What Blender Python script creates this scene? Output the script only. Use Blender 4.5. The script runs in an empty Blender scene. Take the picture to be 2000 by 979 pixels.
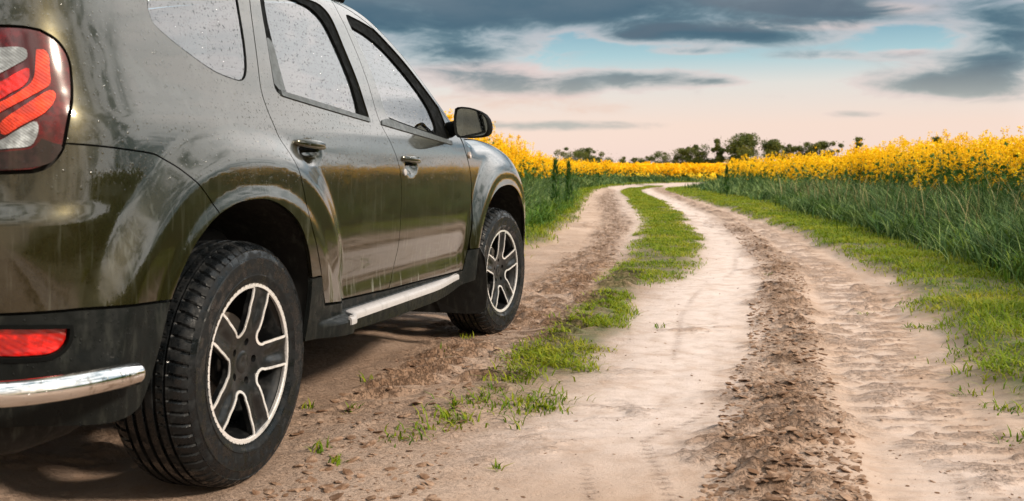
import bpy, math, random
import numpy as np
from mathutils import Vector
from mathutils.geometry import delaunay_2d_cdt
random.seed(7)
RNG = np.random.default_rng(11)
scene = bpy.context.scene
COL = scene.collection
R_ = math.radians

# ------------------------------------------------------------------ camera
CAMX, CAMY, CAMZ, YAW = 2.2976, -2.5056, 0.8735, 0.2592
cd = bpy.data.cameras.new('camera')
cam = bpy.data.objects.new('camera', cd); COL.objects.link(cam)
cam.location = (CAMX, CAMY, CAMZ); cam.rotation_euler = (math.pi/2, 0, YAW)
cd.sensor_width = 36.0; cd.lens = 34.74; cd.shift_y = -0.07675
cd.clip_start = 0.05; cd.clip_end = 5000
cd.dof.use_dof = True; cd.dof.focus_distance = 4.0; cd.dof.aperture_fstop = 5.6
scene.camera = cam
FW = np.array([-math.sin(YAW), math.cos(YAW)]); RT = np.array([math.cos(YAW), math.sin(YAW)])

# ------------------------------------------------------------------ sun, exposure
SUN_EL, SUN_DIR = R_(33), np.array([0.96, -0.28])
sd = bpy.data.lights.new('sun', 'SUN'); sun = bpy.data.objects.new('sun', sd); COL.objects.link(sun)
sd.energy = 2.5; sd.angle = R_(7); sd.color = (1.0, 0.86, 0.70)
_v = Vector((SUN_DIR[0]*math.cos(SUN_EL), SUN_DIR[1]*math.cos(SUN_EL), math.sin(SUN_EL)))
sun.rotation_euler = _v.to_track_quat('Z', 'Y').to_euler(); sun.location = (8, -3, 12)
vs = scene.view_settings
scene.display_settings.display_device = 'sRGB'
vs.view_transform = 'Standard'; vs.look = 'None'; vs.gamma = 1.0; vs.use_curve_mapping = False
vs.exposure = 1.2

# ------------------------------------------------------------------ node helpers
class NT:
    def __init__(s, tree): s.t = tree; s.n = tree.nodes; s.l = tree.links
    def node(s, typ, **kw):
        n = s.n.new(typ)
        for k, v in kw.items(): setattr(n, k, v)
        return n
    def put(s, sock, v):
        if hasattr(v, 'is_linked') or isinstance(v, bpy.types.NodeSocket): s.l.new(v, sock)
        elif v is not None:
            if sock.type == 'RGBA' and len(v) == 3: v = (*v, 1)
            sock.default_value = v
    def m(s, op, a, b=None, c=None, clamp=False):
        n = s.node('ShaderNodeMath', operation=op); n.use_clamp = clamp
        for i, x in enumerate((a, b, c)):
            if x is not None: s.put(n.inputs[i], x)
        return n.outputs[0]
    def vm(s, op, a, b=None, out=0):
        n = s.node('ShaderNodeVectorMath', operation=op)
        s.put(n.inputs[0], a)
        if b is not None: s.put(n.inputs[1], b)
        return n.outputs[out]
    def dot(s, a, b): return s.vm('DOT_PRODUCT', a, b, 'Value')
    def xyz(s, v):
        n = s.node('ShaderNodeSeparateXYZ'); s.l.new(v, n.inputs[0]); return n.outputs
    def comb(s, x, y, z):
        n = s.node('ShaderNodeCombineXYZ')
        for i, q in enumerate((x, y, z)): s.put(n.inputs[i], q)
        return n.outputs[0]
    def mix(s, f, a, b, blend='MIX'):
        n = s.node('ShaderNodeMix', data_type='RGBA', blend_type=blend)
        s.put(n.inputs[0], f); s.put(n.inputs[6], a); s.put(n.inputs[7], b); return n.outputs[2]
    def noise(s, vec, scale, detail=4, rough=.55, dist=0, out=0):
        n = s.node('ShaderNodeTexNoise'); s.put(n.inputs['Vector'], vec)
        n.inputs['Scale'].default_value = scale; n.inputs['Detail'].default_value = detail
        n.inputs['Roughness'].default_value = rough; n.inputs['Distortion'].default_value = dist
        return n.outputs[out]
    def ss(s, v, a, b, lo=0.0, hi=1.0):
        n = s.node('ShaderNodeMapRange', interpolation_type='SMOOTHSTEP')
        s.put(n.inputs['Value'], v)
        for k, q in (('From Min', a), ('From Max', b), ('To Min', lo), ('To Max', hi)): s.put(n.inputs[k], q)
        return n.outputs[0]
    def ramp(s, f, stops):
        n = s.node('ShaderNodeValToRGB'); cr = n.color_ramp
        while len(cr.elements) > 1: cr.elements.remove(cr.elements[0])
        cr.elements[0].position = stops[0][0]; cr.elements[0].color = (*stops[0][1], 1)
        for p, c in stops[1:]:
            e = cr.elements.new(p); e.color = (*c, 1)
        s.put(n.inputs[0], f); return n.outputs[0]

# ------------------------------------------------------------------ world: sky texture under broken evening cloud
w = bpy.data.worlds.new('World'); scene.world = w; w.use_nodes = True
T = NT(w.node_tree)
for n in list(T.n): T.n.remove(n)
tc = T.node('ShaderNodeTexCoord'); D = T.vm('NORMALIZE', tc.outputs['Generated'])
X, Y, Z = T.xyz(D)
sky = T.node('ShaderNodeTexSky'); sky.sky_type = 'NISHITA'; sky.sun_disc = False
sky.sun_elevation = SUN_EL; sky.sun_rotation = math.atan2(SUN_DIR[0], SUN_DIR[1])
fwd = T.dot(D, (FW[0], FW[1], 0)); lat_ = T.dot(D, (RT[0], RT[1], 0))
fpos = T.m('MAXIMUM', fwd, .08)
hor = T.m('SQRT', T.m('ADD', T.m('MULTIPLY', X, X), T.m('MULTIPLY', Y, Y)))
tel = T.m('DIVIDE', Z, T.m('MAXIMUM', hor, .05))            # tangent of the elevation
az = T.m('DIVIDE', lat_, fpos)                               # tangent of the bearing from the road
tl = T.m('DIVIDE', Z, fpos)
front = T.ss(fwd, .3, .7)
G = 4.25                                                     # radiance units of the sky texture per display unit
def gc(c): return tuple((x/255)**2.2*G for x in c)
# clear air, from the pink horizon up to teal blue
grad = T.ramp(T.m('MULTIPLY', tel, 1.6), [(0.0, gc((250,220,212))), (.075, gc((249,218,204))), (.14, gc((228,220,212))), (.185, gc((166,200,206))),
      (.25, gc((92,146,170))), (.45, gc((108,148,170))), (1.0, gc((100,135,158)))])
base = T.mix(.88, sky.outputs[0], grad)
# noise for cloud bodies, flattened towards the horizon
cv = T.comb(T.m('DIVIDE', X, T.m('ADD', T.m('ABSOLUTE', Z), .16)), T.m('DIVIDE', Y, T.m('ADD', T.m('ABSOLUTE', Z), .16)), T.m('MULTIPLY', Z, 3))
cv2 = T.vm('MULTIPLY', D, (1.0, 1.0, 3.6))
n1 = T.noise(cv2, 6.5, 7, .55, .35); n2 = T.noise(cv2, 17.0, 7, .62, .5); n0 = T.noise(cv, .55, 7, .57, .3)
def blob(u, v, su, sv, wgt):
    a = T.m('DIVIDE', T.m('SUBTRACT', az, (u-1000)/1930), su/1930); b = T.m('DIVIDE', T.m('SUBTRACT', tl, (336-v)/1930), sv/1930)
    e = T.m('EXPONENT', T.m('MULTIPLY', T.m('ADD', T.m('MULTIPLY', a, a), T.m('MULTIPLY', b, b)), -1))
    return T.m('MULTIPLY', e, wgt)
def total(bl):
    s = None
    for b in bl:
        q = blob(*b); s = q if s is None else T.m('ADD', s, q)
    return T.m('MULTIPLY', s, front)
dark = total([(1350,-14,620,46,.62),(820,20,330,62,1.0),(880,108,170,26,.72),(1180,30,230,34,.55),(1330,58,150,22,.55),(1480,72,190,18,.60),(1700,30,140,26,.55),(1560,18,170,26,.50),(1990,60,120,64,1.0),
              (1930,130,120,24,.45),(1860,166,190,26,.98),(1240,72,70,12,.60),(1345,100,70,8,.50),(1110,166,200,27,.80),(1300,152,130,16,.70),(920,150,120,18,.45),(1060,246,210,9,.62),(1400,160,60,8,.55),(1660,224,80,7,.5),(1790,108,110,14,.55),(1600,108,120,10,.30),(1000,175,120,14,.22),(1530,188,200,10,.12)])
lite = total([(1560,12,180,22,.8),(1740,18,110,16,.7),(1240,70,70,12,.75),(1420,52,150,12,.5),(1780,104,70,12,.7),(1640,50,130,12,.55),(960,140,170,24,.75),(1030,175,200,34,.5),(1230,45,120,14,.4),(1900,180,120,9,.3),(1150,200,260,24,.35)])
# high cloud cover elsewhere in the sky, seen in the car's paint
gen = T.m('MULTIPLY', T.ss(n0, .42, .64), T.ss(T.m('MAXIMUM', tel, T.m('MULTIPLY', T.m('SUBTRACT', .35, fwd), .6)), .12, .34))
noi = T.m('ADD', T.m('MULTIPLY', T.m('SUBTRACT', n1, .5), 1.7), T.m('MULTIPLY', T.m('SUBTRACT', n2, .5), 1.25))
lm = T.ss(T.m('ADD', lite, T.m('MULTIPLY', noi, .9)), .18, .75)
lm = T.m('MULTIPLY', lm, T.ss(lite, .05, .3))
c1 = T.mix(T.m('MULTIPLY', lm, .85), base, T.mix(T.ss(tl, .05, .12), gc((240,208,190)), gc((238,218,214))))
dm = T.ss(T.m('ADD', dark, noi), .12, .92)
dm = T.m('MULTIPLY', dm, T.ss(dark, .04, .22))
warm = T.ss(tl, .05, .125)
dcol = T.mix(warm, gc((180,184,178)), T.mix(T.ss(T.m('ADD', dark, T.m('MULTIPLY', noi, .8)), .35, 1.15), gc((126,154,164)), gc((72,100,118))))
c2 = T.mix(T.m('MULTIPLY', dm, .93), c1, dcol)
edge = T.m('MULTIPLY', T.m('MULTIPLY', T.ss(T.m('ADD', dark, noi), .05, .40), T.m('SUBTRACT', 1.0, dm)), T.ss(tl, .03, .09))
c2 = T.mix(T.m('MULTIPLY', edge, T.m('MULTIPLY', T.ss(dark, .05, .35), .55)), c2, gc((236,212,208)))
gcol = T.mix(T.ss(n0, .50, .74), gc((252,244,240)), gc((134,150,164)))
c3 = T.mix(T.m('MULTIPLY', gen, .85), c2, gcol)
# unseen bright cloud, right of the road and overhead, added to brighten the car's reflections
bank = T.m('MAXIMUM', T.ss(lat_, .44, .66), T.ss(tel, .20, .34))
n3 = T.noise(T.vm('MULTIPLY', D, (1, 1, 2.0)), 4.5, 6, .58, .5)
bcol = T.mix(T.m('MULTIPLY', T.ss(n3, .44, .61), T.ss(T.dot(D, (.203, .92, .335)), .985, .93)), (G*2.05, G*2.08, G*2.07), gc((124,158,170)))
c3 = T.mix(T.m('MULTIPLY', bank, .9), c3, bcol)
c3 = T.mix(T.m('MULTIPLY', T.m('MULTIPLY', T.ss(T.dot(D, (.203, .92, .335)), .93, .985), T.m('MULTIPLY', T.ss(tel, .21, .31), T.ss(T.noise(T.vm('MULTIPLY', D, (1, 1, 2.2)), 9.0, 6, .58, .6), .58, .44, .15, 1.0))), .85), c3, (G*2.3, G*2.2, G*2.14))  # bright patch added out of view, where the side windows reflect the sky
# golden evening light low in the sky behind the car
back = T.m('MULTIPLY', T.ss(T.m('MULTIPLY', fwd, -1.0), .15, .75), T.ss(tel, .95, .05))
c3 = T.mix(T.m('MULTIPLY', back, .8), c3, T.mix(T.ss(n3, .42, .60), (G*1.0, G*.76, G*.46), (G*.42, G*.34, G*.24)))
# glow of the low sun behind thin cloud
sg = T.m('POWER', T.m('MAXIMUM', T.dot(D, tuple(_v)), 0.0), 8.0)
c3 = T.mix(T.m('MULTIPLY', sg, .7), c3, (G*1.5, G*1.28, G*1.0))
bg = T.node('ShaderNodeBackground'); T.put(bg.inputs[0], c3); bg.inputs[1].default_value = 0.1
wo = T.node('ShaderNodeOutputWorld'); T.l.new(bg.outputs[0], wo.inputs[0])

# ------------------------------------------------------------------ object helpers
def link(name, me, parent=None, mat=None):
    o = bpy.data.objects.new(name, me); COL.objects.link(o)
    if parent is not None: o.parent = parent
    if mat is not None and me is not None: me.materials.append(mat)
    return o
def empty(name, label, cat, loc=(0,0,0), group=None):
    o = bpy.data.objects.new(name, None); COL.objects.link(o); o.location = loc
    o.empty_display_size = .2
    return tag(o, label, cat, group)
def tag(o, label=None, cat=None, group=None, kind=None):
    if label: o['label'] = label
    if cat: o['category'] = cat
    if group: o['group'] = group
    if kind: o['kind'] = kind
    return o
def raw_mesh(name, V, F, normals=None, smooth=True):
    """V (n,3) array; F list of index tuples or (m,k) array"""
    V = np.asarray(V, dtype=np.float64)
    me = bpy.data.meshes.new(name)
    if isinstance(F, np.ndarray):
        k = F.shape[1]; me.vertices.add(len(V)); me.vertices.foreach_set('co', V.astype(np.float32).ravel())
        me.loops.add(F.size); me.loops.foreach_set('vertex_index', F.astype(np.int32).ravel())
        me.polygons.add(len(F)); me.polygons.foreach_set('loop_start', np.arange(0, F.size, k, dtype=np.int32))
        me.update(calc_edges=True); me.validate()
    else:
        me.from_pydata([tuple(v) for v in V], [], [tuple(f) for f in F]); me.update()
    me.polygons.foreach_set('use_smooth', np.full(len(me.polygons), bool(smooth)))
    if normals is not None: me.normals_split_custom_set_from_vertices([tuple(n) for n in normals])
    return me
def principled(name, base=(.5,.5,.5), rough=.5, metal=0, coat=0, coat_r=.03, spec=.5):
    m = bpy.data.materials.new(name); m.use_nodes = True
    t = NT(m.node_tree); b = t.n['Principled BSDF']
    b.inputs['Base Color'].default_value = (*base, 1); b.inputs['Roughness'].default_value = rough
    b.inputs['Metallic'].default_value = metal; b.inputs['Coat Weight'].default_value = coat
    b.inputs['Coat Roughness'].default_value = coat_r; b.inputs['Specular IOR Level'].default_value = spec
    return m, t, b

# ------------------------------------------------------------------ value noise (numpy)
def vnoise(x, y, seed=0):
    x = np.asarray(x, float); y = np.asarray(y, float)
    xi = np.floor(x).astype(np.int64); yi = np.floor(y).astype(np.int64)
    fx = x-xi; fy = y-yi; fx = fx*fx*(3-2*fx); fy = fy*fy*(3-2*fy)
    def h(a, b):
        n = (a*374761393 + b*668265263 + seed*974634777) & 0xffffffff
        n = ((n ^ (n >> 13))*1274126177) & 0xffffffff
        n = ((n ^ (n >> 16))*2246822519) & 0xffffffff
        return ((n ^ (n >> 15)) & 0xffff)/65535.0
    return (h(xi,yi)*(1-fx)+h(xi+1,yi)*fx)*(1-fy)+(h(xi,yi+1)*(1-fx)+h(xi+1,yi+1)*fx)*fy
def fbm(x, y, oct=4, seed=0, g=.5):
    s = 0; a = 1; t = 0
    for i in range(oct):
        s = s+a*vnoise(x*2**i+17.3*i, y*2**i+9.1*i, seed+i); t += a; a *= g
    return s/t
def smooth(x,a,b):
    t=np.clip((np.asarray(x,float)-a)/(b-a),0,1); return t*t*(3-2*t)
def pchip(xk,yk):
    xk=np.array(xk,float); yk=np.array(yk,float); h=np.diff(xk); d=np.diff(yk)/h
    m=np.zeros(len(xk)); m[0]=d[0]; m[-1]=d[-1]
    for i in range(1,len(xk)-1):
        if d[i-1]*d[i]>0:
            w1=2*h[i]+h[i-1]; w2=h[i]+2*h[i-1]; m[i]=(w1+w2)/(w1/d[i-1]+w2/d[i])
    def f(x):
        x=np.clip(np.asarray(x,float),xk[0],xk[-1]); i=np.clip(np.searchsorted(xk,x)-1,0,len(h)-1)
        t=(x-xk[i])/h[i]; t2=t*t; t3=t2*t
        return (2*t3-3*t2+1)*yk[i]+(t3-2*t2+t)*h[i]*m[i]+(-2*t3+3*t2)*yk[i+1]+(t3-t2)*h[i]*m[i+1]
    return f
A0=.866; YR=-.40; BR=.42; YF=2.95; BF=.52
def _outline():
    # arc-length table of the plan outline, s=Y on the straight side
    t=np.linspace(0,np.pi/2,3000)
    def quarter(b,n):
        c=np.cos(t); s=np.sin(t)
        # arc param of superellipse: angle t from side (0) to end (pi/2)
        x=A0*np.abs(c)**(2/n); y=b*np.abs(s)**(2/n)
        # refine with radial param (well spaced)
        r=1/((np.abs(c)**n+np.abs(s)**n)**(1/n)); x=A0*r*c; y=b*r*s
        return x,y
    x1,y1=quarter(BR,3.6); x2,y2=quarter(BF,3.0)
    X=np.concatenate([x1[::-1],np.full(399,A0),x2]); 
    Y=np.concatenate([(YR-y1)[::-1],np.linspace(YR,YF,401)[1:-1],YF+y2])
    L=np.concatenate([[0],np.cumsum(np.hypot(np.diff(X),np.diff(Y)))])
    s=L-L[2999]+YR
    ty=np.gradient(Y,s); tx=np.gradient(X,s)
    nx=ty; ny=-tx; n=np.hypot(nx,ny); return s,X,Y,nx/n,ny/n
OS,OX,OY,ONX,ONY=_outline()
SMIN,SMAX=OS[0],OS[-1]
aside=pchip([.15,.25,.35,.45,.60,.75,.86,.93,.99,1.05,1.10,1.20,1.35,1.50,1.55,1.575],
            [.80,.825,.843,.853,.861,.866,.867,.864,.855,.833,.814,.782,.725,.662,.625,.585])
bR=pchip([.15,.28,.42,.50,.62,.76,.81,.88,1.0,1.2,1.4,1.52,1.575],
         [.34,.405,.435,.44,.442,.436,.412,.402,.395,.375,.30,.23,.19])
bF=pchip([.15,.25,.40,.60,.80,.95,1.05,1.3,1.575],[.46,.52,.55,.55,.52,.46,.40,.3,.2])
ztop=pchip([-9,1.0,1.16,1.28,1.354,1.467,1.588,1.708,1.81,1.93,2.02,2.075,2.12,2.3,2.52,2.75,2.9,3.1,3.3,3.5,3.9,4.6],
           [1.575,1.572,1.555,1.53,1.504,1.452,1.391,1.311,1.242,1.162,1.10,1.062,1.045,1.048,1.052,1.04,1.018,.965,.91,.87,.83,.80])
WR=(0.0,.336); WF=(2.673,.336)
def rho(s,z,c,n=2.3):
    return (np.abs(s-c[0])**n+np.abs(z-c[1])**n)**(1/n)
def dish(r,r0,r1,d):   # d inside r0 falling to 0 at r1
    return d*(1-smooth(r,r0,r1))
def P(s,z):
    s=np.asarray(s,float); z=np.asarray(z,float)
    X=np.interp(s,OS,OX); Y=np.interp(s,OS,OY); nx=np.interp(s,OS,ONX); ny=np.interp(s,OS,ONY)
    # narrower greenhouse towards the front
    k=aside(z)/A0
    X=X*k
    Y=np.where(Y<YR,YR+(Y-YR)*bR(z)/BR,Y)
    Y=np.where(Y>YF,YF+(Y-YF)*bF(z)/BF,Y)
    plan=-.010*smooth(np.abs(s-1.2),.5,1.6) - .035*smooth(s,1.6,2.6)*smooth(z,.95,1.25)
    D=plan*(np.abs(nx))
    rr=rho(s,z,WR); rf=rho(s,z,WF)
    # rear haunch: broad soft bulge then a firm edge
    up=1-smooth(z,.93,1.10)
    D=D+dish(rr,.56,.68,.040)*up
    D=D+dish(rr,.46,.505,.006)
    D=D+dish(rf,.53,.66,.040)*(1-smooth(z,.90,1.03))
    D=D+dish(rf,.46,.505,.006)
    # door: shallow concave lower section above the sill and pressed line
    door=smooth(s,.45,.62)*(1-smooth(s,1.95,2.10))
    D=D-.012*door*np.exp(-((z-.50)/.07)**2)
    # running-board shelf standing out below the doors
    win=smooth(s,.36,.52)*(1-smooth(s,1.45,2.04))
    D=D+.050*win*(1-smooth(z,.378,.396))
    # hollows behind the two handles
    D=D-.022*np.exp(-(((s-.385)/.060)**2+((z-.935)/.030)**2)**2)
    D=D-.018*np.exp(-(((s-1.288)/.055)**2+((z-.897)/.030)**2)**2)
    # bonnet-side roll towards the top edge
    zt=ztop(s); hood=smooth(s,2.08,2.3)
    D=D-.075*hood*np.clip((z-(zt-.14))/.14,0,1)**2.6
    # fold beside the tail lamp (vertical crease), step over the bumper
    cr=smooth(s,-.86,-.79)
    D=D+.006*(cr-1)*smooth(z,.80,.86)*(1-smooth(z,1.18,1.3))
    return np.stack([X+nx*D,Y+ny*D,z+0*s],-1)
def Nrm(s,z,e=1.5e-3):
    a=P(s+e,z)-P(s-e,z); b=P(s,z+e)-P(s,z-e)
    n=np.cross(a,b); return n/np.maximum(np.linalg.norm(n,axis=-1,keepdims=True),1e-12)
# ------------------------------------------------------------------ car materials
def obj_coord(t): return t.node('ShaderNodeTexCoord').outputs['Object']
def drops(t, co, scale=150.0, keep=.62, size=.30, stretch=.75):
    """height of beads of rain: scattered cells of a voronoi lattice"""
    v = t.vm('MULTIPLY', co, (1, 1, stretch))
    n = t.node('ShaderNodeTexVoronoi', feature='F1'); t.put(n.inputs['Vector'], v); n.inputs['Scale'].default_value = scale
    col = t.xyz(n.outputs['Color'])
    r = t.m('MULTIPLY', t.ss(col[1], 0, 1, .35, 1.0), size)
    q = t.m('DIVIDE', n.outputs['Distance'], r)
    h = t.m('SQRT', t.m('MAXIMUM', t.m('SUBTRACT', 1.0, t.m('MULTIPLY', q, q)), 0.0))
    return t.m('MULTIPLY', h, t.m('GREATER_THAN', col[0], keep))
def bump(t, h, dist, strength=1.0, normal=None):
    b = t.node('ShaderNodeBump'); b.inputs['Strength'].default_value = strength; b.inputs['Distance'].default_value = dist
    t.put(b.inputs['Height'], h)
    if normal is not None: t.put(b.inputs['Normal'], normal)
    return b.outputs[0]
def make_paint():
    m, t, b = principled('olive_metallic_paint', (.075,.062,.024), .30, .80, 1.0, .03)
    b.inputs['Coat IOR'].default_value = 1.66
    co = obj_coord(t); x, y, z = t.xyz(co)
    run = t.noise(t.vm('MULTIPLY', co, (55, 55, 5)), 1.0, 4, .6)              # dried run marks
    blot = t.noise(co, 9.0, 5, .62)
    low = t.ss(z, .62, .40)
    mask = t.m('MULTIPLY', t.ss(run, .54, .70), t.m('ADD', t.m('MULTIPLY', low, .75), t.m('MULTIPLY', t.ss(z, .92, .80), .20), clamp=True))
    film = t.m('MULTIPLY', t.ss(blot, .50, .62), .22)
    dirt = t.m('ADD', mask, t.m('MULTIPLY', film, .35), clamp=True)
    fl = t.noise(co, 900.0, 2, .5)
    paint = t.mix(t.ss(fl, .35, .65), (.010,.0092,.0015), (.028,.0215,.003))
    t.put(b.inputs['Base Color'], t.mix(dirt, paint, (.13,.14,.12)))
    t.put(b.inputs['Metallic'], t.m('SUBTRACT', .72, t.m('MULTIPLY', dirt, .6)))
    t.put(b.inputs['Coat Roughness'], t.m('ADD', t.m('MULTIPLY', t.ss(blot, .47, .60), .05), t.m('ADD', .025, t.m('MULTIPLY', mask, .35))))
    wav = t.noise(co, 2.6, 2, .5)
    h0 = bump(t, wav, .0026, .5)
    up = t.ss(z, .80, .95)
    n = bump(t, t.m('MULTIPLY', drops(t, co, 105.0, .55, .34), up), .0026, 1.0, h0)
    n = bump(t, t.m('MULTIPLY', drops(t, co, 230.0, .60, .34), up), .0012, .9, n)
    t.put(b.inputs['Normal'], h0); t.put(b.inputs['Coat Normal'], n)
    return m
def make_plastic(name, base, rough, dirt_amt=.5, drop=False, spec=.28):
    m, t, b = principled(name, base, rough, 0, spec=spec)
    co = obj_coord(t)
    run = t.noise(t.vm('MULTIPLY', co, (40, 40, 9)), 1.0, 5, .65); n2 = t.noise(co, 35, 4, .6)
    k = t.m('MULTIPLY', t.ss(run, .50, .72), dirt_amt)
    t.put(b.inputs['Base Color'], t.mix(k, base, (.075,.08,.07)))
    t.put(b.inputs['Roughness'], t.ss(n2, .3, .7, rough-.12, rough+.2))
    nb = bump(t, n2, .0012, .4)
    if drop: nb = bump(t, drops(t, co, 140.0, .62, .34), .0014, 1.0, nb)
    t.put(b.inputs['Normal'], nb)
    return m
def make_glass(name, tint, refl=1.62, drop=True, dark=0):
    m = bpy.data.materials.new(name); m.use_nodes = True; t = NT(m.node_tree)
    for n in list(t.n): t.n.remove(n)
    co = obj_coord(t); out = t.node('ShaderNodeOutputMaterial')
    nb = bump(t, t.noise(co, 2.0, 2, .5), .002, .4)
    if drop:
        nb = bump(t, drops(t, co, 110.0, .55, .34), .0024, 1.0, nb)
        nb = bump(t, drops(t, co, 240.0, .60, .32), .0010, .9, nb)
    fr = t.node('ShaderNodeFresnel'); fr.inputs['IOR'].default_value = refl; t.put(fr.inputs['Normal'], nb)
    gl = t.node('ShaderNodeBsdfGlossy'); gl.inputs['Roughness'].default_value = .015; t.put(gl.inputs['Normal'], nb)
    gl.inputs['Color'].default_value = (1, 1, 1, 1)
    tr = t.node('ShaderNodeBsdfTransparent'); tr.inputs['Color'].default_value = (*tint, 1)
    mx = t.node('ShaderNodeMixShader'); t.put(mx.inputs[0], t.m('MULTIPLY', fr.outputs[0], 1.25, clamp=True)); t.l.new(tr.outputs[0], mx.inputs[1]); t.l.new(gl.outputs[0], mx.inputs[2])
    t.l.new(mx.outputs[0], out.inputs[0]); return m
def make_lens(name, base, rough=.25, ribs=0, em=None, drop=True):
    m, t, b = principled(name, base, rough, 0, .55, .03)
    co = obj_coord(t); n2 = t.noise(co, 60, 3, .6)
    t.put(b.inputs['Base Color'], t.mix(t.m('MULTIPLY', t.ss(n2, .3, .7), t.ss(t.noise(co, 16, 3, .55), .35, .60)), tuple(c*.38 for c in base), tuple(min(1, c*1.2) for c in base)))
    if ribs:
        x, y, z = t.xyz(co)
        rb = t.m('SINE', t.m('MULTIPLY', t.m('ADD', t.m('MULTIPLY', x, .8), z), ribs))
        t.put(b.inputs['Normal'], bump(t, rb, .0008, .35))
    if drop: t.put(b.inputs['Coat Normal'], bump(t, drops(t, co, 120.0, .5, .36), .0018, 1.0))
    return m
def make_chrome():
    m, t, b = principled('polished_steel', (.75,.75,.74), .1, 1.0)
    co = obj_coord(t); n2 = t.noise(co, 30, 4, .65); s = t.noise(t.vm('MULTIPLY', co, (60, 60, 20)), 1.0, 3, .6)
    t.put(b.inputs['Roughness'], t.ss(n2, .35, .75, .07, .26)); t.put(b.inputs['Base Color'], t.mix(t.ss(s, .55, .75), (.78,.77,.76), (.42,.38,.33)))
    t.put(b.inputs['Normal'], bump(t, drops(t, co, 130.0, .6, .32), .001, .8)); return m
def make_rubber():
    m, t, b = principled('wet_tyre_rubber', (.012,.013,.014), .42, 0, .2, .12, spec=.2)
    co = obj_coord(t); n = t.noise(co, 26, 5, .65); n3 = t.noise(co, 160, 3, .6)
    dust = t.m('MULTIPLY', t.ss(n, .52, .72), .55)
    t.put(b.inputs['Base Color'], t.mix(dust, (.004,.005,.006), (.026,.027,.027)))
    t.put(b.inputs['Roughness'], t.ss(n, .40, .62, .22, .75)); t.put(b.inputs['Coat Weight'], t.ss(n, .58, .42, 0.0, .30))
    nb = bump(t, n3, .0010, .5); nb = bump(t, drops(t, co, 170.0, .72, .34), .0012, 1.0, nb); t.put(b.inputs['Normal'], nb); return m
def make_alloy(name, c, rough, metal=.9, coat=.6):
    m, t, b = principled(name, c, rough, metal, coat, .08, spec=.3)
    co = obj_coord(t); n = t.noise(co, 28, 5, .6)
    t.put(b.inputs['Base Color'], t.mix(t.ss(n, .50, .72), c, tuple(q*.6+.015 for q in c)))
    t.put(b.inputs['Roughness'], t.ss(n, .3, .7, rough-.08, rough+.2))
    t.put(b.inputs['Coat Normal'], bump(t, drops(t, co, 170.0, .66, .34), .0014, 1.0)); return m
M = dict(paint=make_paint(), black=make_plastic('black_bumper_plastic', (.0055,.0068,.0068), .38, .16, True, .14),
         trim=make_plastic('black_gloss_trim', (.003,.0035,.0035), .75, .0, False, .06), grey=make_plastic('grey_window_rubber', (.060,.068,.072), .42, .2, True),
         liner=make_plastic('arch_liner', (.013,.012,.011), .8, .35), mud=make_plastic('mud_flap_rubber', (.010,.010,.010), .6, .25),
         glass=make_glass('tinted_side_glass', (.86,.90,.90), 2.1), gclear=make_glass('clear_glass', (.78,.82,.80), 1.5),
         mirror=None, chrome=make_chrome(), rubber=make_rubber(), alloy=make_alloy('machined_alloy', (.80,.79,.79), .28, .55),
         rimblack=make_alloy('black_alloy', (.0045,.0052,.006), .35, 0.0, .22), steel=make_alloy('brake_steel', (.22,.20,.18), .45, .8),
         red=make_lens('red_lens', (.72,.010,.006), .2, 420), orange=make_lens('orange_lens', (.95,.045,.006), .2, 900), darkred=make_lens('dark_red_lens', (.090,.003,.004), .12),
         clear=make_lens('clear_lens', (.34,.37,.39), .25, 1000), lampblack=make_lens('smoked_lens', (.020,.008,.008), .15),
         plate=make_plastic('aluminium_tread', (.33,.32,.325), .40, .30), seat=make_plastic('seat_fabric', (.035,.036,.04), .85, .1),
         under=make_plastic('underbody', (.015,.014,.013), .85, .4), amber=make_lens('indicator_lens', (.75,.62,.55), .2))
mm, tt, bb = principled('mirror_silver', (.38,.42,.42), .03, 1.0)
tt.put(bb.inputs['Normal'], bump(tt, drops(tt, obj_coord(tt), 260.0, .4, .34), .0012, 1.0)); M['mirror'] = mm

# ------------------------------------------------------------------ panels cut from the body surface
def inpoly(px, py, poly):
    x, y = poly[:,0], poly[:,1]; x2, y2 = np.roll(x, -1), np.roll(y, -1); c = np.zeros(len(px), bool)
    for a, b, a2, b2 in zip(x, y, x2, y2):
        if b == b2: continue
        k = ((b > py) != (b2 > py)); c ^= k & (px < (a2-a)*(py-b)/(b2-b)+a)
    return c
def resample(pts, step=.012, closed=False):
    p = np.array(pts, float)
    if len(p) > 2:        # Catmull-Rom
        out = []
        q = np.vstack([2*p[0]-p[1], p, 2*p[-1]-p[-2]])
        for i in range(1, len(q)-2):
            t = np.linspace(0, 1, 12, endpoint=False)[:,None]
            a, b, c, d = q[i-1], q[i], q[i+1], q[i+2]
            out.append(.5*((2*b)+(-a+c)*t+(2*a-5*b+4*c-d)*t*t+(-a+3*b-3*c+d)*t**3))
        p = np.vstack(out+[p[-1:]])
    L = np.concatenate([[0], np.cumsum(np.hypot(*np.diff(p, axis=0).T))]); n = max(1, int(round(L[-1]/step)))
    t = np.linspace(0, L[-1], n+1); return np.stack([np.interp(t, L, p[:,0]), np.interp(t, L, p[:,1])], 1)
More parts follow.
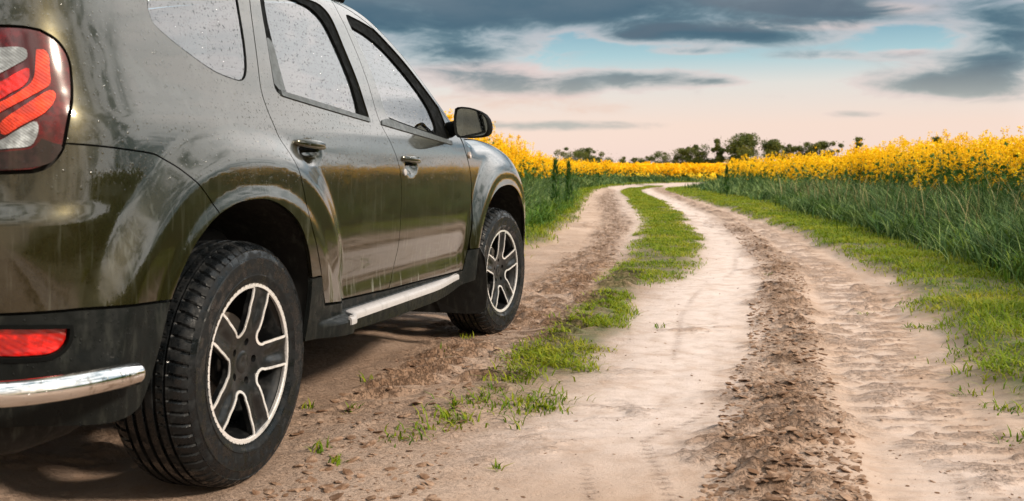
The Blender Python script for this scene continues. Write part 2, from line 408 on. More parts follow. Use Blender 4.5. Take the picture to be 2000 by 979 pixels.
def ring(*segs, step=.012):
    """closed polygon from polylines; each smoothed inside, corners kept where they meet"""
    out = []
    for s in segs:
        r = resample(s, step)
        if out and np.hypot(*(out[-1]-r[0])) < 1e-6: r = r[1:]
        out.extend(list(r))
    out = np.array(out)
    if np.hypot(*(out[0]-out[-1])) < 1e-6: out = out[:-1]
    else:
        e = resample([out[-1], out[0]], step)[1:-1]
        if len(e): out = np.vstack([out, e])
    keep = np.hypot(*(out-np.roll(out, 1, 0)).T) > 1e-4
    out = out[keep]
    a = .5*np.sum(out[:,0]*np.roll(out[:,1], -1)-np.roll(out[:,0], -1)*out[:,1])
    return out if a > 0 else out[::-1]
def inset(poly, d):
    p, n = np.roll(poly, 1, 0), np.roll(poly, -1, 0); t = n-p; t /= np.maximum(np.hypot(*t.T), 1e-9)[:,None]
    return poly+d*np.stack([-t[:,1], t[:,0]], 1)
def tri_fill(outer, holes, step, map_uv=None):
    lo, hi = outer.min(0), outer.max(0)
    gx, gy = np.meshgrid(np.arange(lo[0]+step/2, hi[0], step), np.arange(lo[1]+step/2, hi[1], step))
    gx = gx+((np.arange(gx.shape[0])%2)*step*.5)[:,None]
    g = np.stack([gx.ravel(), gy.ravel()], 1); k = inpoly(g[:,0], g[:,1], outer)
    for h in holes: k &= ~inpoly(g[:,0], g[:,1], h)
    g = g[k]; bd = np.vstack([outer]+list(holes))
    far = np.ones(len(g), bool)
    for c in range(0, len(g), 4000):
        q = g[c:c+4000]; d = np.full(len(q), 9.)
        for e in range(0, len(bd), 200): d = np.minimum(d, np.hypot(q[:,None,0]-bd[None,e:e+200,0], q[:,None,1]-bd[None,e:e+200,1]).min(1))
        far[c:c+4000] = d > step*.45
    g = g[far]; edges = []; base = 0
    for l in [outer]+list(holes):
        n = len(l); edges += [(base+i, base+(i+1)%n) for i in range(n)]; base += n
    allv = np.vstack([bd, g])
    V, E, F, *_ = delaunay_2d_cdt([Vector((a, b)) for a, b in allv], edges, [], 0, 1e-6)
    V = np.array([(v.x, v.y) for v in V]); F = np.array([f for f in F if len(f) == 3])
    c = V[F].mean(1); k = inpoly(c[:,0], c[:,1], outer)
    for h in holes: k &= ~inpoly(c[:,0], c[:,1], h)
    F = F[k]; a, b, c = V[F[:,0]], V[F[:,1]], V[F[:,2]]
    cr = (b[:,0]-a[:,0])*(c[:,1]-a[:,1])-(b[:,1]-a[:,1])*(c[:,0]-a[:,0]); F[cr < 0] = F[cr < 0][:,::-1]
    return V, F
def panel_geo(outer, holes=(), gap=.0022, off=0., step=.014, depth=.014, holegap=0., hole_depth=None):
    outer = inset(outer, gap); holes = [inset(h, -holegap) for h in holes]
    V, F = tri_fill(outer, holes, step)
    N = Nrm(V[:,0], V[:,1]); Q = P(V[:,0], V[:,1])+N*off
    vs_, ns_, fs_ = [Q], [N], [F]; base = len(Q)
    quads = []
    for i, l in enumerate([outer]+holes):
        if i and hole_depth is not None: dep = hole_depth
        else: dep = depth
        if dep <= 0: continue
        n = Nrm(l[:,0], l[:,1]); q0 = P(l[:,0], l[:,1])+n*off; q1 = q0-n*dep
        t = np.roll(q0, -1, 0)-np.roll(q0, 1, 0); o = np.cross(t, n); o /= np.maximum(np.linalg.norm(o, axis=1, keepdims=True), 1e-9)
        if i: o = -o
        m_ = len(l); vs_ += [q0-n*.0002, q1]; ns_ += [o, o]
        for k in range(m_):
            k2 = (k+1)%m_
            a, b, c, d = base+k, base+k2, base+m_+k2, base+m_+k
            quads.append((b, a, d, c) if not i else (a, b, c, d))
        base += 2*m_
    V3 = np.vstack(vs_); N3 = np.vstack(ns_); faces = [tuple(f) for f in F]+quads
    return V3, N3, faces
def mirror_geo(g):
    V, N, F = g; V = V.copy(); N = N.copy(); V[:,0] *= -1; N[:,0] *= -1
    return V, N, [f[::-1] for f in F]
def join_geo(*gs):
    V, N, F, b = [], [], [], 0
    for v, n, f in gs:
        V.append(v); N.append(n); F += [tuple(i+b for i in q) for q in f]; b += len(v)
    return np.vstack(V), np.vstack(N), F
def geo_obj(name, g, mat, parent, smooth=True):
    me = raw_mesh(name, g[0], g[2], g[1], smooth); return link(name, me, parent, mat)
def both_sides(name, g, mat, pr, pl):
    return geo_obj(name, g, mat, pr), geo_obj(name, mirror_geo(g), mat, pl)

# generic solids -----------------------------------------------------
def loft(rings, close_ring=True, caps=True):
    rings = [np.asarray(r, float) for r in rings]; n = len(rings[0]); V = np.vstack(rings); F = []
    for i in range(len(rings)-1):
        for k in range(n if close_ring else n-1):
            k2 = (k+1)%n; F.append((i*n+k, i*n+k2, (i+1)*n+k2, (i+1)*n+k))
    if caps and close_ring:
        F.append(tuple(range(n))[::-1]); F.append(tuple((len(rings)-1)*n+k for k in range(n)))
    return V, F
def solid(name, V, F, mat, parent, smooth=True, bevel=0, angle=40):
    me = raw_mesh(name, V, F, None, smooth)
    import bmesh
    bm = bmesh.new(); bm.from_mesh(me); bmesh.ops.recalc_face_normals(bm, faces=bm.faces); bm.to_mesh(me); bm.free()
    me.update(); o = link(name, me, parent, mat)
    if smooth:
        try: me.set_sharp_from_angle(angle=R_(angle))
        except Exception: pass
    if bevel:
        b = o.modifiers.new('bevel', 'BEVEL'); b.width = bevel; b.segments = 2; b.limit_method = 'ANGLE'; b.angle_limit = R_(35)
    return o
def tube(path, r, seg=16):
    p = np.array(path, float); rings = []; up = np.array([0, 0, 1.])
    for i in range(len(p)):
        t = p[min(i+1, len(p)-1)]-p[max(i-1, 0)]; t /= np.linalg.norm(t)
        a = np.cross(t, up); 
        if np.linalg.norm(a) < .1: a = np.cross(t, [1, 0, 0])
        a /= np.linalg.norm(a); b = np.cross(a, t); rr = r[i] if hasattr(r, '__len__') else r
        th = np.linspace(0, 2*np.pi, seg, endpoint=False)
        rings.append(p[i]+rr*(np.cos(th)[:,None]*a+np.sin(th)[:,None]*b))
    return loft(rings)
def box(c, s):
    c = np.array(c); s = np.array(s)/2
    V = np.array([[x, y, z] for x in (-1,1) for y in (-1,1) for z in (-1,1)])*s+c
    return V, [(0,1,3,2),(4,6,7,5),(0,4,5,1),(2,3,7,6),(0,2,6,4),(1,5,7,3)]
def rbox(c, s, r=.03, n=5, taper=1.0):
    """box with rounded vertical-section corners, lofted along z with rounded ends"""
    hx, hy, hz = s[0]/2, s[1]/2, s[2]/2; r = min(r, hx*.95, hy*.95, hz*.95); rings = []
    zs = [(-hz+r*(1-math.cos(a)), r*(1-math.sin(a))) for a in np.linspace(0, math.pi/2, n)]
    zs = zs+[(-z, i) for z, i in zs[::-1]]
    for z, i in zs:
        k = 1+(taper-1)*(z+hz)/(2*hz); pts = []
        for q, (sx, sy) in enumerate([(1,1),(-1,1),(-1,-1),(1,-1)]):
            for a in np.linspace(0, math.pi/2, n):
                an = a+q*math.pi/2; pts.append((((hx-r)*sx+(r-i)*math.cos(an))*k+c[0], ((hy-r)*sy+(r-i)*math.sin(an))*k+c[1], z+c[2]))
        rings.append(pts)
    return loft(rings)
# ------------------------------------------------------------------ the parked car
car = empty('parked_car', 'wet olive green off-road car parked on the left track of the dirt road', 'car', (0, 0, 0))
def grp_off(*a): pass
L_RD = [(.37,1.535),(.33,1.49),(.300,1.42),(.235,1.273),(.199,1.182),(.182,1.122),(.179,1.066),(.189,.995),(.212,.930),(.240,.862),(.270,.795),(.300,.718),(.344,.641),(.379,.564),(.400,.500),(.422,.449)]
L_BG = [(1.024,1.542),(1.018,1.49),(1.032,1.43),(1.050,1.342),(1.055,1.243),(1.052,1.151),(1.052,1.070),(1.071,1.017),(1.103,.969),(1.145,.912),(1.171,.852),(1.178,.750),(1.172,.646),(1.160,.526),(1.125,.460),(1.090,.418)]
L_DB1 = [(.422,.449),(.60,.434),(.908,.424),(1.090,.418)]
L_DB2 = [(1.090,.418),(1.476,.412),(1.80,.405),(2.032,.402)]
L_FG = [(2.032,.402),(2.058,.47),(2.080,.538),(2.104,.610),(2.122,.70),(2.126,.77),(2.116,.841),(2.090,.900),(2.060,.950),(2.046,.99),(2.040,1.030)]
L_PI = [(2.040,1.030),(1.995,1.083),(1.91,1.145),(1.80,1.214),(1.698,1.281),(1.578,1.360),(1.458,1.421),(1.345,1.473),(1.27,1.499),(1.16,1.524),(1.024,1.542)]
L_RT = [(1.024,1.542),(.70,1.545),(.50,1.545),(.37,1.535)]
W_R = ring([(.299,1.114),(.342,1.109),(.60,1.088),(.943,1.062)], [(.943,1.062),(.962,1.088),(.961,1.15),(.956,1.23),(.945,1.319),(.934,1.407),(.916,1.465),(.880,1.492),(.842,1.501)], [(.842,1.501),(.60,1.503),(.45,1.505)], [(.45,1.505),(.40,1.490),(.37,1.429),(.324,1.307),(.289,1.213),(.271,1.145),(.278,1.122),(.299,1.114)])
G_R = ring([(.350,1.127),(.60,1.109),(.885,1.088)], [(.885,1.088),(.901,1.129),(.902,1.217),(.890,1.305),(.873,1.381),(.839,1.438),(.774,1.472),(.671,1.482)], [(.671,1.482),(.45,1.482)], [(.45,1.482),(.412,1.436),(.375,1.330),(.352,1.227),(.346,1.160),(.350,1.127)])
W_F = ring([(1.168,1.083),(1.323,1.066),(1.566,1.043),(1.840,1.024)], [(1.840,1.024),(1.875,1.060),(1.885,1.110),(1.862,1.172),(1.776,1.253),(1.651,1.334),(1.527,1.405),(1.402,1.458),(1.265,1.484),(1.121,1.497)], [(1.121,1.497),(1.092,1.492),(1.082,1.470),(1.088,1.43),(1.119,1.350),(1.131,1.275),(1.140,1.176),(1.150,1.114),(1.168,1.083)])
G_F = ring([(1.180,1.094),(1.323,1.078),(1.566,1.055),(1.70,1.045)], [(1.70,1.045),(1.735,1.075),(1.740,1.113),(1.711,1.169),(1.632,1.241),(1.517,1.320),(1.388,1.388),(1.257,1.430),(1.120,1.452)], [(1.120,1.452),(1.100,1.448),(1.102,1.41),(1.130,1.350),(1.142,1.275),(1.152,1.176),(1.164,1.112),(1.180,1.094)])
W_Q = ring([(-.284,1.297),(-.283,1.258),(-.248,1.233),(-.195,1.206),(-.096,1.166),(-.04,1.150),(.021,1.141),(.069,1.138),(.103,1.149),(.130,1.179),(.158,1.236),(.191,1.319),(.221,1.404),(.232,1.45),(.205,1.475),(.10,1.480),(-.05,1.470),(-.18,1.430),(-.25,1.370),(-.284,1.297)])
L_LAMP_R = [(-.700,1.190),(-.668,1.173),(-.649,1.148),(-.643,1.120),(-.648,1.085),(-.660,1.040),(-.678,.998),(-.690,.960),(-.696,.936)]
L_LAMP_B = [(-.696,.936),(-.702,.920),(-.716,.900),(-.737,.881),(-.765,.872)]
L_BQ = [(-.696,.936),(-.621,.932),(-.528,.925),(-.44,.918),(-.405,.910),(-.362,.889),(-.325,.860),(-.287,.832),(-.251,.803),(-.216,.768)]
L_ARCH = [(-.414,.565),(-.398,.594),(-.370,.636),(-.335,.677),(-.297,.711),(-.251,.743),(-.216,.760)]
L_ARCH2 = [(-.216,.760),(-.191,.770),(-.128,.788),(-.089,.793),(-.027,.796),(.038,.793),(.106,.777),(.170,.751),(.222,.718),(.262,.676),(.292,.628),(.310,.580),(.322,.542)]
L_ARCH3 = [(.322,.542),(.322,.50),(.316,.44),(.309,.39),(.304,.345)]
SE = -.955
side = []
def part2(name, geo, mat, parents):
    return both_sides(name, geo, mat, parents[0], parents[1])
# rear quarter panel with roof side and windscreen pillar, one pressing
quarter = ring([(SE,1.190),(-.80,1.195),(-.74,1.195),(-.700,1.190)], L_LAMP_R, L_BQ, L_ARCH2, [(.322,.542),(.388,.542)], L_RD[::-1][3:], L_RT[::-1], L_PI[::-1],
               [(2.040,1.030),(2.052,1.052)], [(2.052,1.052),(2.02,1.098),(1.93,1.158),(1.81,1.238),(1.708,1.307),(1.588,1.387),(1.467,1.448),(1.354,1.500),(1.28,1.526),(1.16,1.551),(1.0,1.568),(.4,1.571)], [(.4,1.571),(-.2,1.571),(SE,1.571)])
gQ = panel_geo(quarter, [W_Q], holegap=0.0)
qp = both_sides('rear_quarter_panel', gQ, M['paint'], car, car)
def gg(poly, mat, name, parents, off, step=.03, depth=0., holes=(), gap=0.): return part2(name, panel_geo(poly, list(holes), gap=gap, off=off, step=step, depth=depth), mat, parents)
gg(W_Q, M['glass'], 'quarter_window', qp, -.004, depth=.004, gap=.003)
gg(inset(W_Q, -.004), M['trim'], 'window_seal', qp, -.0015, .02, .01, [inset(W_Q, .004)])
# doors
rd = both_sides('rear_door', panel_geo(ring(L_RD, L_DB1, L_BG[::-1], L_RT), [W_R], hole_depth=.02), M['paint'], car, car)
fd = both_sides('front_door', panel_geo(ring(L_BG, L_DB2, L_FG, L_PI), [W_F], hole_depth=.02), M['paint'], car, car)
gg(G_R, M['glass'], 'window_glass', rd, -.013, gap=-.002); gg(G_F, M['glass'], 'window_glass', fd, -.013, gap=-.002)
gg(W_R, M['trim'], 'window_frame', rd, -.006, .02, .010, [G_R], -.001); gg(W_F, M['trim'], 'window_frame', fd, -.006, .02, .010, [G_F], -.001)
mR = ring([(.300,1.1125),(.342,1.1075),(.60,1.086),(.948,1.060)], [(.948,1.060),(.952,1.076)], [(.952,1.076),(.60,1.1045),(.348,1.124),(.300,1.130)])
mF = ring([(1.055,1.056),(1.291,1.038),(1.566,1.018),(1.860,.998)], [(1.860,.998),(1.868,1.016)], [(1.868,1.016),(1.566,1.043),(1.323,1.064),(1.15,1.082),(1.075,1.074)])
gg(mR, M['grey'], 'window_moulding', rd, .004, .01, .012); gg(mF, M['grey'], 'window_moulding', fd, .004, .01, .012)
pl_ = ring([(.300,1.133),(.346,1.130)], [(.346,1.130),(.343,1.160),(.349,1.227),(.360,1.285)], [(.360,1.285),(.330,1.300),(.296,1.213),(.280,1.150)])
gg(pl_, M['grey'], 'corner_plate', rd, -.002, .015, .006)
# fender
WF0 = 2.673
L_AF = [(2.168,.498),(2.190,.555),(2.225,.612),(2.275,.672),(2.33,.718),(2.40,.757),(2.50,.788),(2.60,.799),(2.673,.802),(2.76,.797),(2.85,.776),(2.93,.738),(3.00,.684),(3.05,.620),(3.085,.545),(3.10,.50)]
fender = ring([(2.084,.498),(2.168,.498)], L_AF, [(3.10,.50),(3.17,.60),(3.22,.70)], [(3.22,.70),(3.19,.80),(3.19,.925)],
              [(3.19,.925),(3.1,.955),(2.9,1.008),(2.75,1.030),(2.52,1.042),(2.3,1.038),(2.12,1.038),(2.060,1.044)], [(2.060,1.044),(2.052,.99),(2.066,.952),(2.096,.900),(2.122,.841),(2.132,.77),(2.128,.70),(2.110,.610),(2.084,.538),(2.084,.498)])
fn = both_sides('front_fender', panel_geo(fender), M['paint'], car, car)
# bonnet-side strip between the fender top and the bonnet grid is covered by the fender itself
ind = ring([(2.090,.955),(2.106,.972),(2.124,.955),(2.106,.938),(2.090,.955)], step=.005)
gg(ind, M['amber'], 'side_indicator', fn, .007, .005, .008)
# bumper, both corners in one piece
bump_poly = ring(L_BQ, L_ARCH[::-1], [(-.414,.565),(-.51,.569),(-.62,.572),(-.80,.572),(SMIN,.572)], [(SMIN,.572),(SMIN,.742)], [(SMIN,.742),(-1.0,.742)], [(-1.0,.742),(SE,.80),(SE,.868)], [(SE,.868),(-.85,.869),(-.765,.872)], L_LAMP_B[::-1])
g = panel_geo(bump_poly, gap=.0022); bumper = geo_obj('rear_bumper', join_geo(g, mirror_geo(g)), M['paint'], car)
FOG = ring([(-.93,.540),(-.80,.540),(-.662,.5315)], [(-.662,.5315),(-.663,.508),(-.677,.485),(-.706,.474),(-.770,.474)], [(-.770,.474),(-.85,.480),(-.93,.492)])
low_poly = ring([(-.414,.561),(-.419,.548),(-.439,.481),(-.462,.415),(-.486,.345),(-.500,.322),(-.535,.309),(-.603,.306),(-.70,.315),(-.80,.322),(SMIN,.322)], [(SMIN,.322),(SMIN,.568)], [(SMIN,.568),(-.80,.568),(-.62,.568),(-.51,.565),(-.414,.561)])
g = panel_geo(low_poly, [FOG], gap=.001, off=-.003, hole_depth=.03); lowb = geo_obj('lower_bumper', join_geo(g, mirror_geo(g)), M['black'], car)
lo2 = (lowb, lowb)
gg(inset(FOG, .003), M['red'], 'fog_lamp', lo2, -.014, .015, .01)
gg(inset(FOG, -.008), M['trim'], 'fog_lamp_surround', lo2, .001, .012, .006, [inset(FOG, .001)])
# tail lamp
LAMP = ring([(SE,1.184),(-.80,1.189),(-.735,1.189),(-.700,1.184)], [(-.703,1.184),(-.673,1.167),(-.655,1.144),(-.649,1.118),(-.654,1.085),(-.666,1.040),(-.684,.998),(-.696,.960),(-.702,.934)], [(-.702,.934),(-.709,.920),(-.722,.903),(-.741,.887),(-.768,.878)], [(-.768,.878),(-.85,.875),(SE,.875)])
lamp = both_sides('tail_lamp', panel_geo(LAMP, gap=.001, off=.004, depth=.02), M['darkred'], car, car)
def lz(pts, nm, mat, off): gg(ring(pts, step=.008), M[mat], nm, lamp, off, .009, .004)
lz([(-.719,1.141),(-.702,1.142),(-.694,1.128),(-.699,1.095),(-.707,1.064),(-.747,1.040),(-.787,1.019),(-.827,.999),(-.93,.95),(-.93,.972),(-.822,1.021),(-.789,1.037),(-.761,1.054),(-.742,1.070),(-.731,1.093),(-.719,1.141)], 'light_guide', 'orange', .0075)
lz([(-.93,1.142),(-.798,1.143),(-.775,1.145),(-.751,1.145),(-.740,1.139),(-.743,1.121),(-.767,1.106),(-.808,1.085),(-.93,1.03),(-.93,1.142)], 'reversing_lens', 'clear', .0075)
lz([(-.93,1.015),(-.812,1.066),(-.775,1.085),(-.745,1.100),(-.743,1.088),(-.748,1.075),(-.763,1.059),(-.796,1.041),(-.821,1.028),(-.93,.98),(-.93,1.015)], 'brake_lens', 'red', .007)
lz([(-.824,.955),(-.826,.973),(-.813,.988),(-.770,1.016),(-.716,1.048),(-.704,1.050),(-.700,1.042),(-.707,1.026),(-.723,1.009),(-.743,.994),(-.787,.970),(-.813,.953),(-.824,.955)], 'indicator_lens', 'orange', .009)
lz([(-.93,.90),(-.832,.939),(-.798,.959),(-.762,.980),(-.751,.981),(-.749,.967),(-.756,.945),(-.772,.928),(-.832,.921),(-.93,.90)], 'lower_lens', 'clear', .0075)
lz([(-.744,.945),(-.721,.936),(-.703,.930),(-.716,.906),(-.738,.889),(-.80,.880),(-.93,.880),(-.93,.895),(-.832,.915),(-.772,.922),(-.756,.932),(-.744,.945)], 'smoked_band', 'lampblack', .006)
# tailgate
TG = ring([(SMIN,.748),(-1.0,.748)], [(-1.0,.748),(-.962,.81),(-.962,1.20)], [(-.962,1.20),(-.975,1.45),(-.99,1.53)], [(-.99,1.53),(SMIN,1.53)], [(SMIN,1.53),(SMIN,.748)])
TW = ring([(SMIN+.0,1.12),(-1.10,1.12)], [(-1.10,1.12),(-1.06,1.16),(-1.07,1.44)], [(-1.07,1.44),(-1.10,1.47),(SMIN,1.47)], [(SMIN,1.47),(SMIN,1.12)])
TGo = ring([(SMIN,.748),(-1.0,.748)], [(-1.0,.748),(-.962,.81),(-.962,1.20)], [(-.962,1.20),(-.975,1.45),(-.99,1.53)], [(-.99,1.53),(SMIN,1.53)], [(SMIN,1.53),(SMIN,1.475)], [(SMIN,1.475),(-1.10,1.475),(-1.065,1.44),(-1.055,1.16),(-1.10,1.115),(SMIN,1.115)])
g = panel_geo(TGo, gap=.002, step=.02); tail = geo_obj('tailgate', join_geo(g, mirror_geo(g)), M['paint'], car)
g = panel_geo(TW, gap=0, off=-.006, step=.03, depth=0); geo_obj('rear_window', join_geo(g, mirror_geo(g)), M['glass'], tail)
# front bumper, headlamps, grille (face away from the camera)
fb = ring([(3.105,.498),(3.10,.42),(3.12,.26),(3.3,.22),(SMAX,.22)], [(SMAX,.22),(SMAX,.60)], [(SMAX,.60),(3.6,.60),(3.24,.66)], [(3.224,.70),(3.17,.60),(3.105,.498)])
g = panel_geo(fb, step=.025); fbo = geo_obj('front_bumper', join_geo(g, mirror_geo(g)), M['paint'], car)
hl = ring([(3.235,.675),(3.56,.635)], [(3.56,.635),(3.58,.80)], [(3.58,.80),(3.40,.86),(3.20,.90)], [(3.20,.90),(3.20,.80),(3.235,.675)])
gg(hl, M['clear'], 'headlamp', (car, car), 0, .02, .02, gap=.002)
gr = ring([(3.575,.608),(SMAX,.608)], [(SMAX,.608),(SMAX,.79)], [(SMAX,.79),(3.60,.79)], [(3.60,.79),(3.575,.608)])
g = panel_geo(gr, step=.025, off=-.01); geo_obj('grille', join_geo(g, mirror_geo(g)), M['chrome'], car)
# sill and running board
sill = ring([(.304,.345),(.309,.39),(.316,.44),(.322,.50),(.322,.539)], [(.322,.539),(.388,.539)], [(.388,.539),(.402,.500),(.420,.442)], [(.420,.442),(.60,.430),(.908,.420),(1.090,.414),(1.476,.408),(1.80,.401),(2.036,.398)], [(2.036,.398),(2.060,.47),(2.082,.494),(2.165,.494)], [(2.165,.494),(2.155,.43),(2.150,.345)], [(2.150,.345),(1.9,.315),(1.5,.313),(1.0,.316),(.56,.330),(.304,.345)])
sl = part2('sill', panel_geo(sill, gap=.001, step=.009), M['black'], (car, car))
def plate_geo():
    ss_ = np.linspace(.535, 1.965, 90); rows = []
    for s in ss_:
        # profile follows the shelf: inner edge, top, rounded lip, short face
        k = float(smooth(s, .535, .64)); o = P(np.array([s]), np.array([.368]))[0]; inn = P(np.array([s]), np.array([.402]))[0]
        xo = o[0]+.006; xi = inn[0]+.012; z0 = .3915
        xi = min(xi+(1-k)*.045, xo-.012)
        rows.append([(xi, s, z0-.012), (xi, s, z0+.001), (xi+.004, s, z0+.003), ((xi+xo)/2, s, z0+.0015), (xo-.010, s, z0-.001), (xo-.003, s, z0-.004), (xo+.001, s, z0-.011), (xo+.001, s, z0-.027), (xo-.01, s, z0-.029)])
    return loft(rows, close_ring=True)
V, F = plate_geo(); pr_ = solid('tread_plate', V, F, M['plate'], sl[0], angle=60); V2 = V.copy(); V2[:,0] *= -1; solid('tread_plate', V2, F, M['plate'], sl[1], angle=60)
# bonnet, roof, windscreen: strips from the side edge to the centre line
def cap(s0, s1, n, zc, yc, nt=24, p=3.0, lift=0.):
    ss_ = np.linspace(s0, s1, n); zt = ztop(ss_)-.004; E0 = P(ss_, zt); V = []
    tt_ = np.linspace(-1, 1, 2*nt+1)
    for i in range(n):
        a = np.abs(tt_); q = 1-a; k = 1-(1-q)**p
        V.append(np.stack([E0[i,0]*tt_, E0[i,1]+(yc(ss_[i]))*k, E0[i,2]+zc(ss_[i])*k+lift], 1))
    w_ = 2*nt+1; F = [(i*w_+j, i*w_+j+1, (i+1)*w_+j+1, (i+1)*w_+j) for i in range(n-1) for j in range(w_-1)]
    return np.vstack(V), F
V, F = cap(-.99, 1.24, 90, lambda s: .055, lambda s: 0.0 if s > -.3 else -.0); solid('roof', V, F, M['paint'], car)
V, F = cap(1.24, 2.05, 60, lambda s: .055+(-.02)*smooth(s, 1.25, 2.0), lambda s: .16*smooth(s, 1.24, 1.7), p=2.4); solid('windscreen', V, F, M['gclear'], car)
V, F = cap(2.045, SMAX-.02, 120, lambda s: .045*(1-smooth(s, 3.2, 4.0)), lambda s: .19*(1-smooth(s, 2.05, 3.0))*1.0, p=2.6); solid('bonnet', V, F, M['paint'], car)
# roof rails
for sx in (1, -1):
    path = [(sx*.585, -.50, 1.575), (sx*.59, -.45, 1.615), (sx*.595, -.35, 1.635), (sx*.60, .3, 1.640), (sx*.60, .9, 1.630), (sx*.60, 1.10, 1.610), (sx*.60, 1.19, 1.568)]
    V, F = tube(np.stack([np.interp(np.linspace(0, 6, 40), range(7), np.array(path)[:,i]) for i in range(3)], 1), .017, 12); rr_ = solid('roof_rail', V, F, M['trim'], car)
    for yy in (.25, .85):
        V, F = rbox((sx*.597, yy, 1.605), (.022, .06, .07), .008); solid('rail_support', V, F, M['trim'], rr_)
# steel tube bumper guard
half = [(.905,-.560,.418),(.912,-.62,.424),(.905,-.700,.428),(.882,-.775,.429),(.835,-.840,.429),(.765,-.878,.428),(.66,-.895,.428),(.4,-.905,.428),(.0,-.908,.428)]
full = half+[(-x, y, z) for x, y, z in half[-2::-1]]
q = resample([(i, 0) for i in range(len(full))], .2)[:,0]; fa = np.array(full); q = np.linspace(0, len(full)-1, 160)
pth = np.stack([np.convolve(np.pad(np.interp(q, range(len(full)), fa[:,i]), 4, mode='edge'), np.ones(9)/9, 'valid') for i in range(3)], 1)
rad = np.full(160, .0265); rad[[0,-1]] = .018; rad[[1,-2]] = .0245
V, F = tube(pth, rad, 28); guard = solid('tube_guard', V, F, M['chrome'], car)
for sx in (1, -1):
    V, F = tube([(sx*.52, -.70, .40), (sx*.52, -.90, .425)], .012, 10); solid('guard_bracket', V, F, M['under'], guard)
# door handles
def handle(s0, s1, z0, dz, par, key):
    n = 26; rings = []
    for i in range(n):
        t = i/(n-1); s = s0+(s1-s0)*t; z = z0+dz*t; e = math.sin(math.pi*min(max(t, .0), 1))**.35 if 0 < t < 1 else .0
        h_ = .0145*(.35+.65*e); d = .012+.030*min(1, math.sin(math.pi*t)**.5 if 0 < t < 1 else 0); Pn = P(np.array([s]), np.array([z]))[0]; Nn = np.array([.997, 0, .05])
        base_x = float(P(np.array([s]), np.array([1.0]))[0][0])+.001; pts = []
        for k in range(14):
            a = 2*math.pi*k/14; c, si = math.cos(a), math.sin(a)
            pts.append((base_x-.004+d-.010*(1-(abs(c)**.7)*(1 if c > 0 else -1)), s, z+h_*(abs(si)**.7)*(1 if si > 0 else -1)))
        rings.append(pts)
    V, F = loft(rings); out = []
    for sx, p_ in ((1, par[0]), (-1, par[1])):
        V2 = V.copy(); V2[:,0] *= sx; out.append(solid('door_handle', V2, F, M['paint'], p_, angle=50))
        Vb, Fb = rbox((base_x-.004, (s0+s1)/2, z0+dz/2-.018), (.014, (s1-s0)*.82, .012), .005); Vb[:,0] *= sx; solid('handle_underside', Vb, Fb, M['trim'], out[-1])
    if key:
        th = np.linspace(0, 2*np.pi, 18, endpoint=False); bx_ = P(np.array([key[0]]), np.array([key[1]]))[0][0]
        rg = [[(bx_+o, key[0]+r*math.cos(a), key[1]+r*math.sin(a)*1.1) for a in th] for o, r in ((-.004,.013),(.004,.013),(.006,.011))]
        V, F = loft(rg); solid('key_cylinder', V, F, M['plate'], par[0])
handle(.288, .492, .966, -.010, rd, None); handle(1.186, 1.390, .928, -.009, fd, (1.212, .872))
# mirrors
mo = np.array([(.872,1.166),(.885,1.173),(.905,1.1745),(.935,1.171),(.962,1.164),(.988,1.154),(1.010,1.141),(1.026,1.120),(1.035,1.095),(1.0365,1.070),(1.031,1.050),(1.018,1.038),(.995,1.033),(.950,1.030),(.905,1.031),(.884,1.034),(.872,1.048),(.866,1.085),(.866,1.130)])
mc = mo.mean(0)
for sx in (1, -1):
    def lp(k, y, dx=0): return [((mc[0]+(a-mc[0])*k+dx)*sx, y, mc[1]+(b-mc[1])*k) for a, b in mo]
    V, F = loft([lp(.90, 1.852), lp(.90, 1.843), lp(.97, 1.836), lp(1.0, 1.842), lp(1.015, 1.862), lp(1.0, 1.89), lp(.93, 1.925), lp(.76, 1.955), lp(.45, 1.972), lp(.12, 1.978)], caps=False)
    F.append(tuple(range(len(V)-len(mo), len(V))))
    hm = solid('door_mirror', V, F, M['trim'], car, angle=50)
    V, F = loft([lp(.91, 1.853), lp(.91, 1.850)]); solid('mirror_glass', V, F, M['mirror'], hm)
    V, F = tube([(sx*.775, 1.925, 1.055), (sx*.82, 1.915, 1.070), (sx*.86, 1.90, 1.082), (sx*.895, 1.895, 1.085)], [.036, .034, .028, .024], 14); V[:,2] = 1.07+(V[:,2]-1.07)*1.15; solid('mirror_arm', V, F, M['trim'], hm)
# mud flaps
for sx in (1, -1):
    for y0, y1, pts in ((2.19, 2.196, [(.60,.50),(.80,.50),(.889,.495),(.913,.448),(.918,.36),(.917,.272),(.905,.195),(.865,.165),(.80,.160),(.668,.163),(.642,.22),(.615,.32)]),):
        r0 = [(x*sx, y0+.05*smooth(.5-z, 0, .35), z) for x, z in pts]; r1 = [(x*sx, y+.006, z) for x, y, z in r0]
        V, F = loft([r0, r1]); solid('mud_flap', V, F, M['mud'], car, smooth=False)
    rp = [(.62,.34),(.88,.34),(.895,.30),(.89,.20),(.86,.175),(.66,.175),(.63,.20)]
    r0 = [(x*sx, -.43, z) for x, z in rp]; r1 = [(x*sx, -.424, z) for x, z in rp]
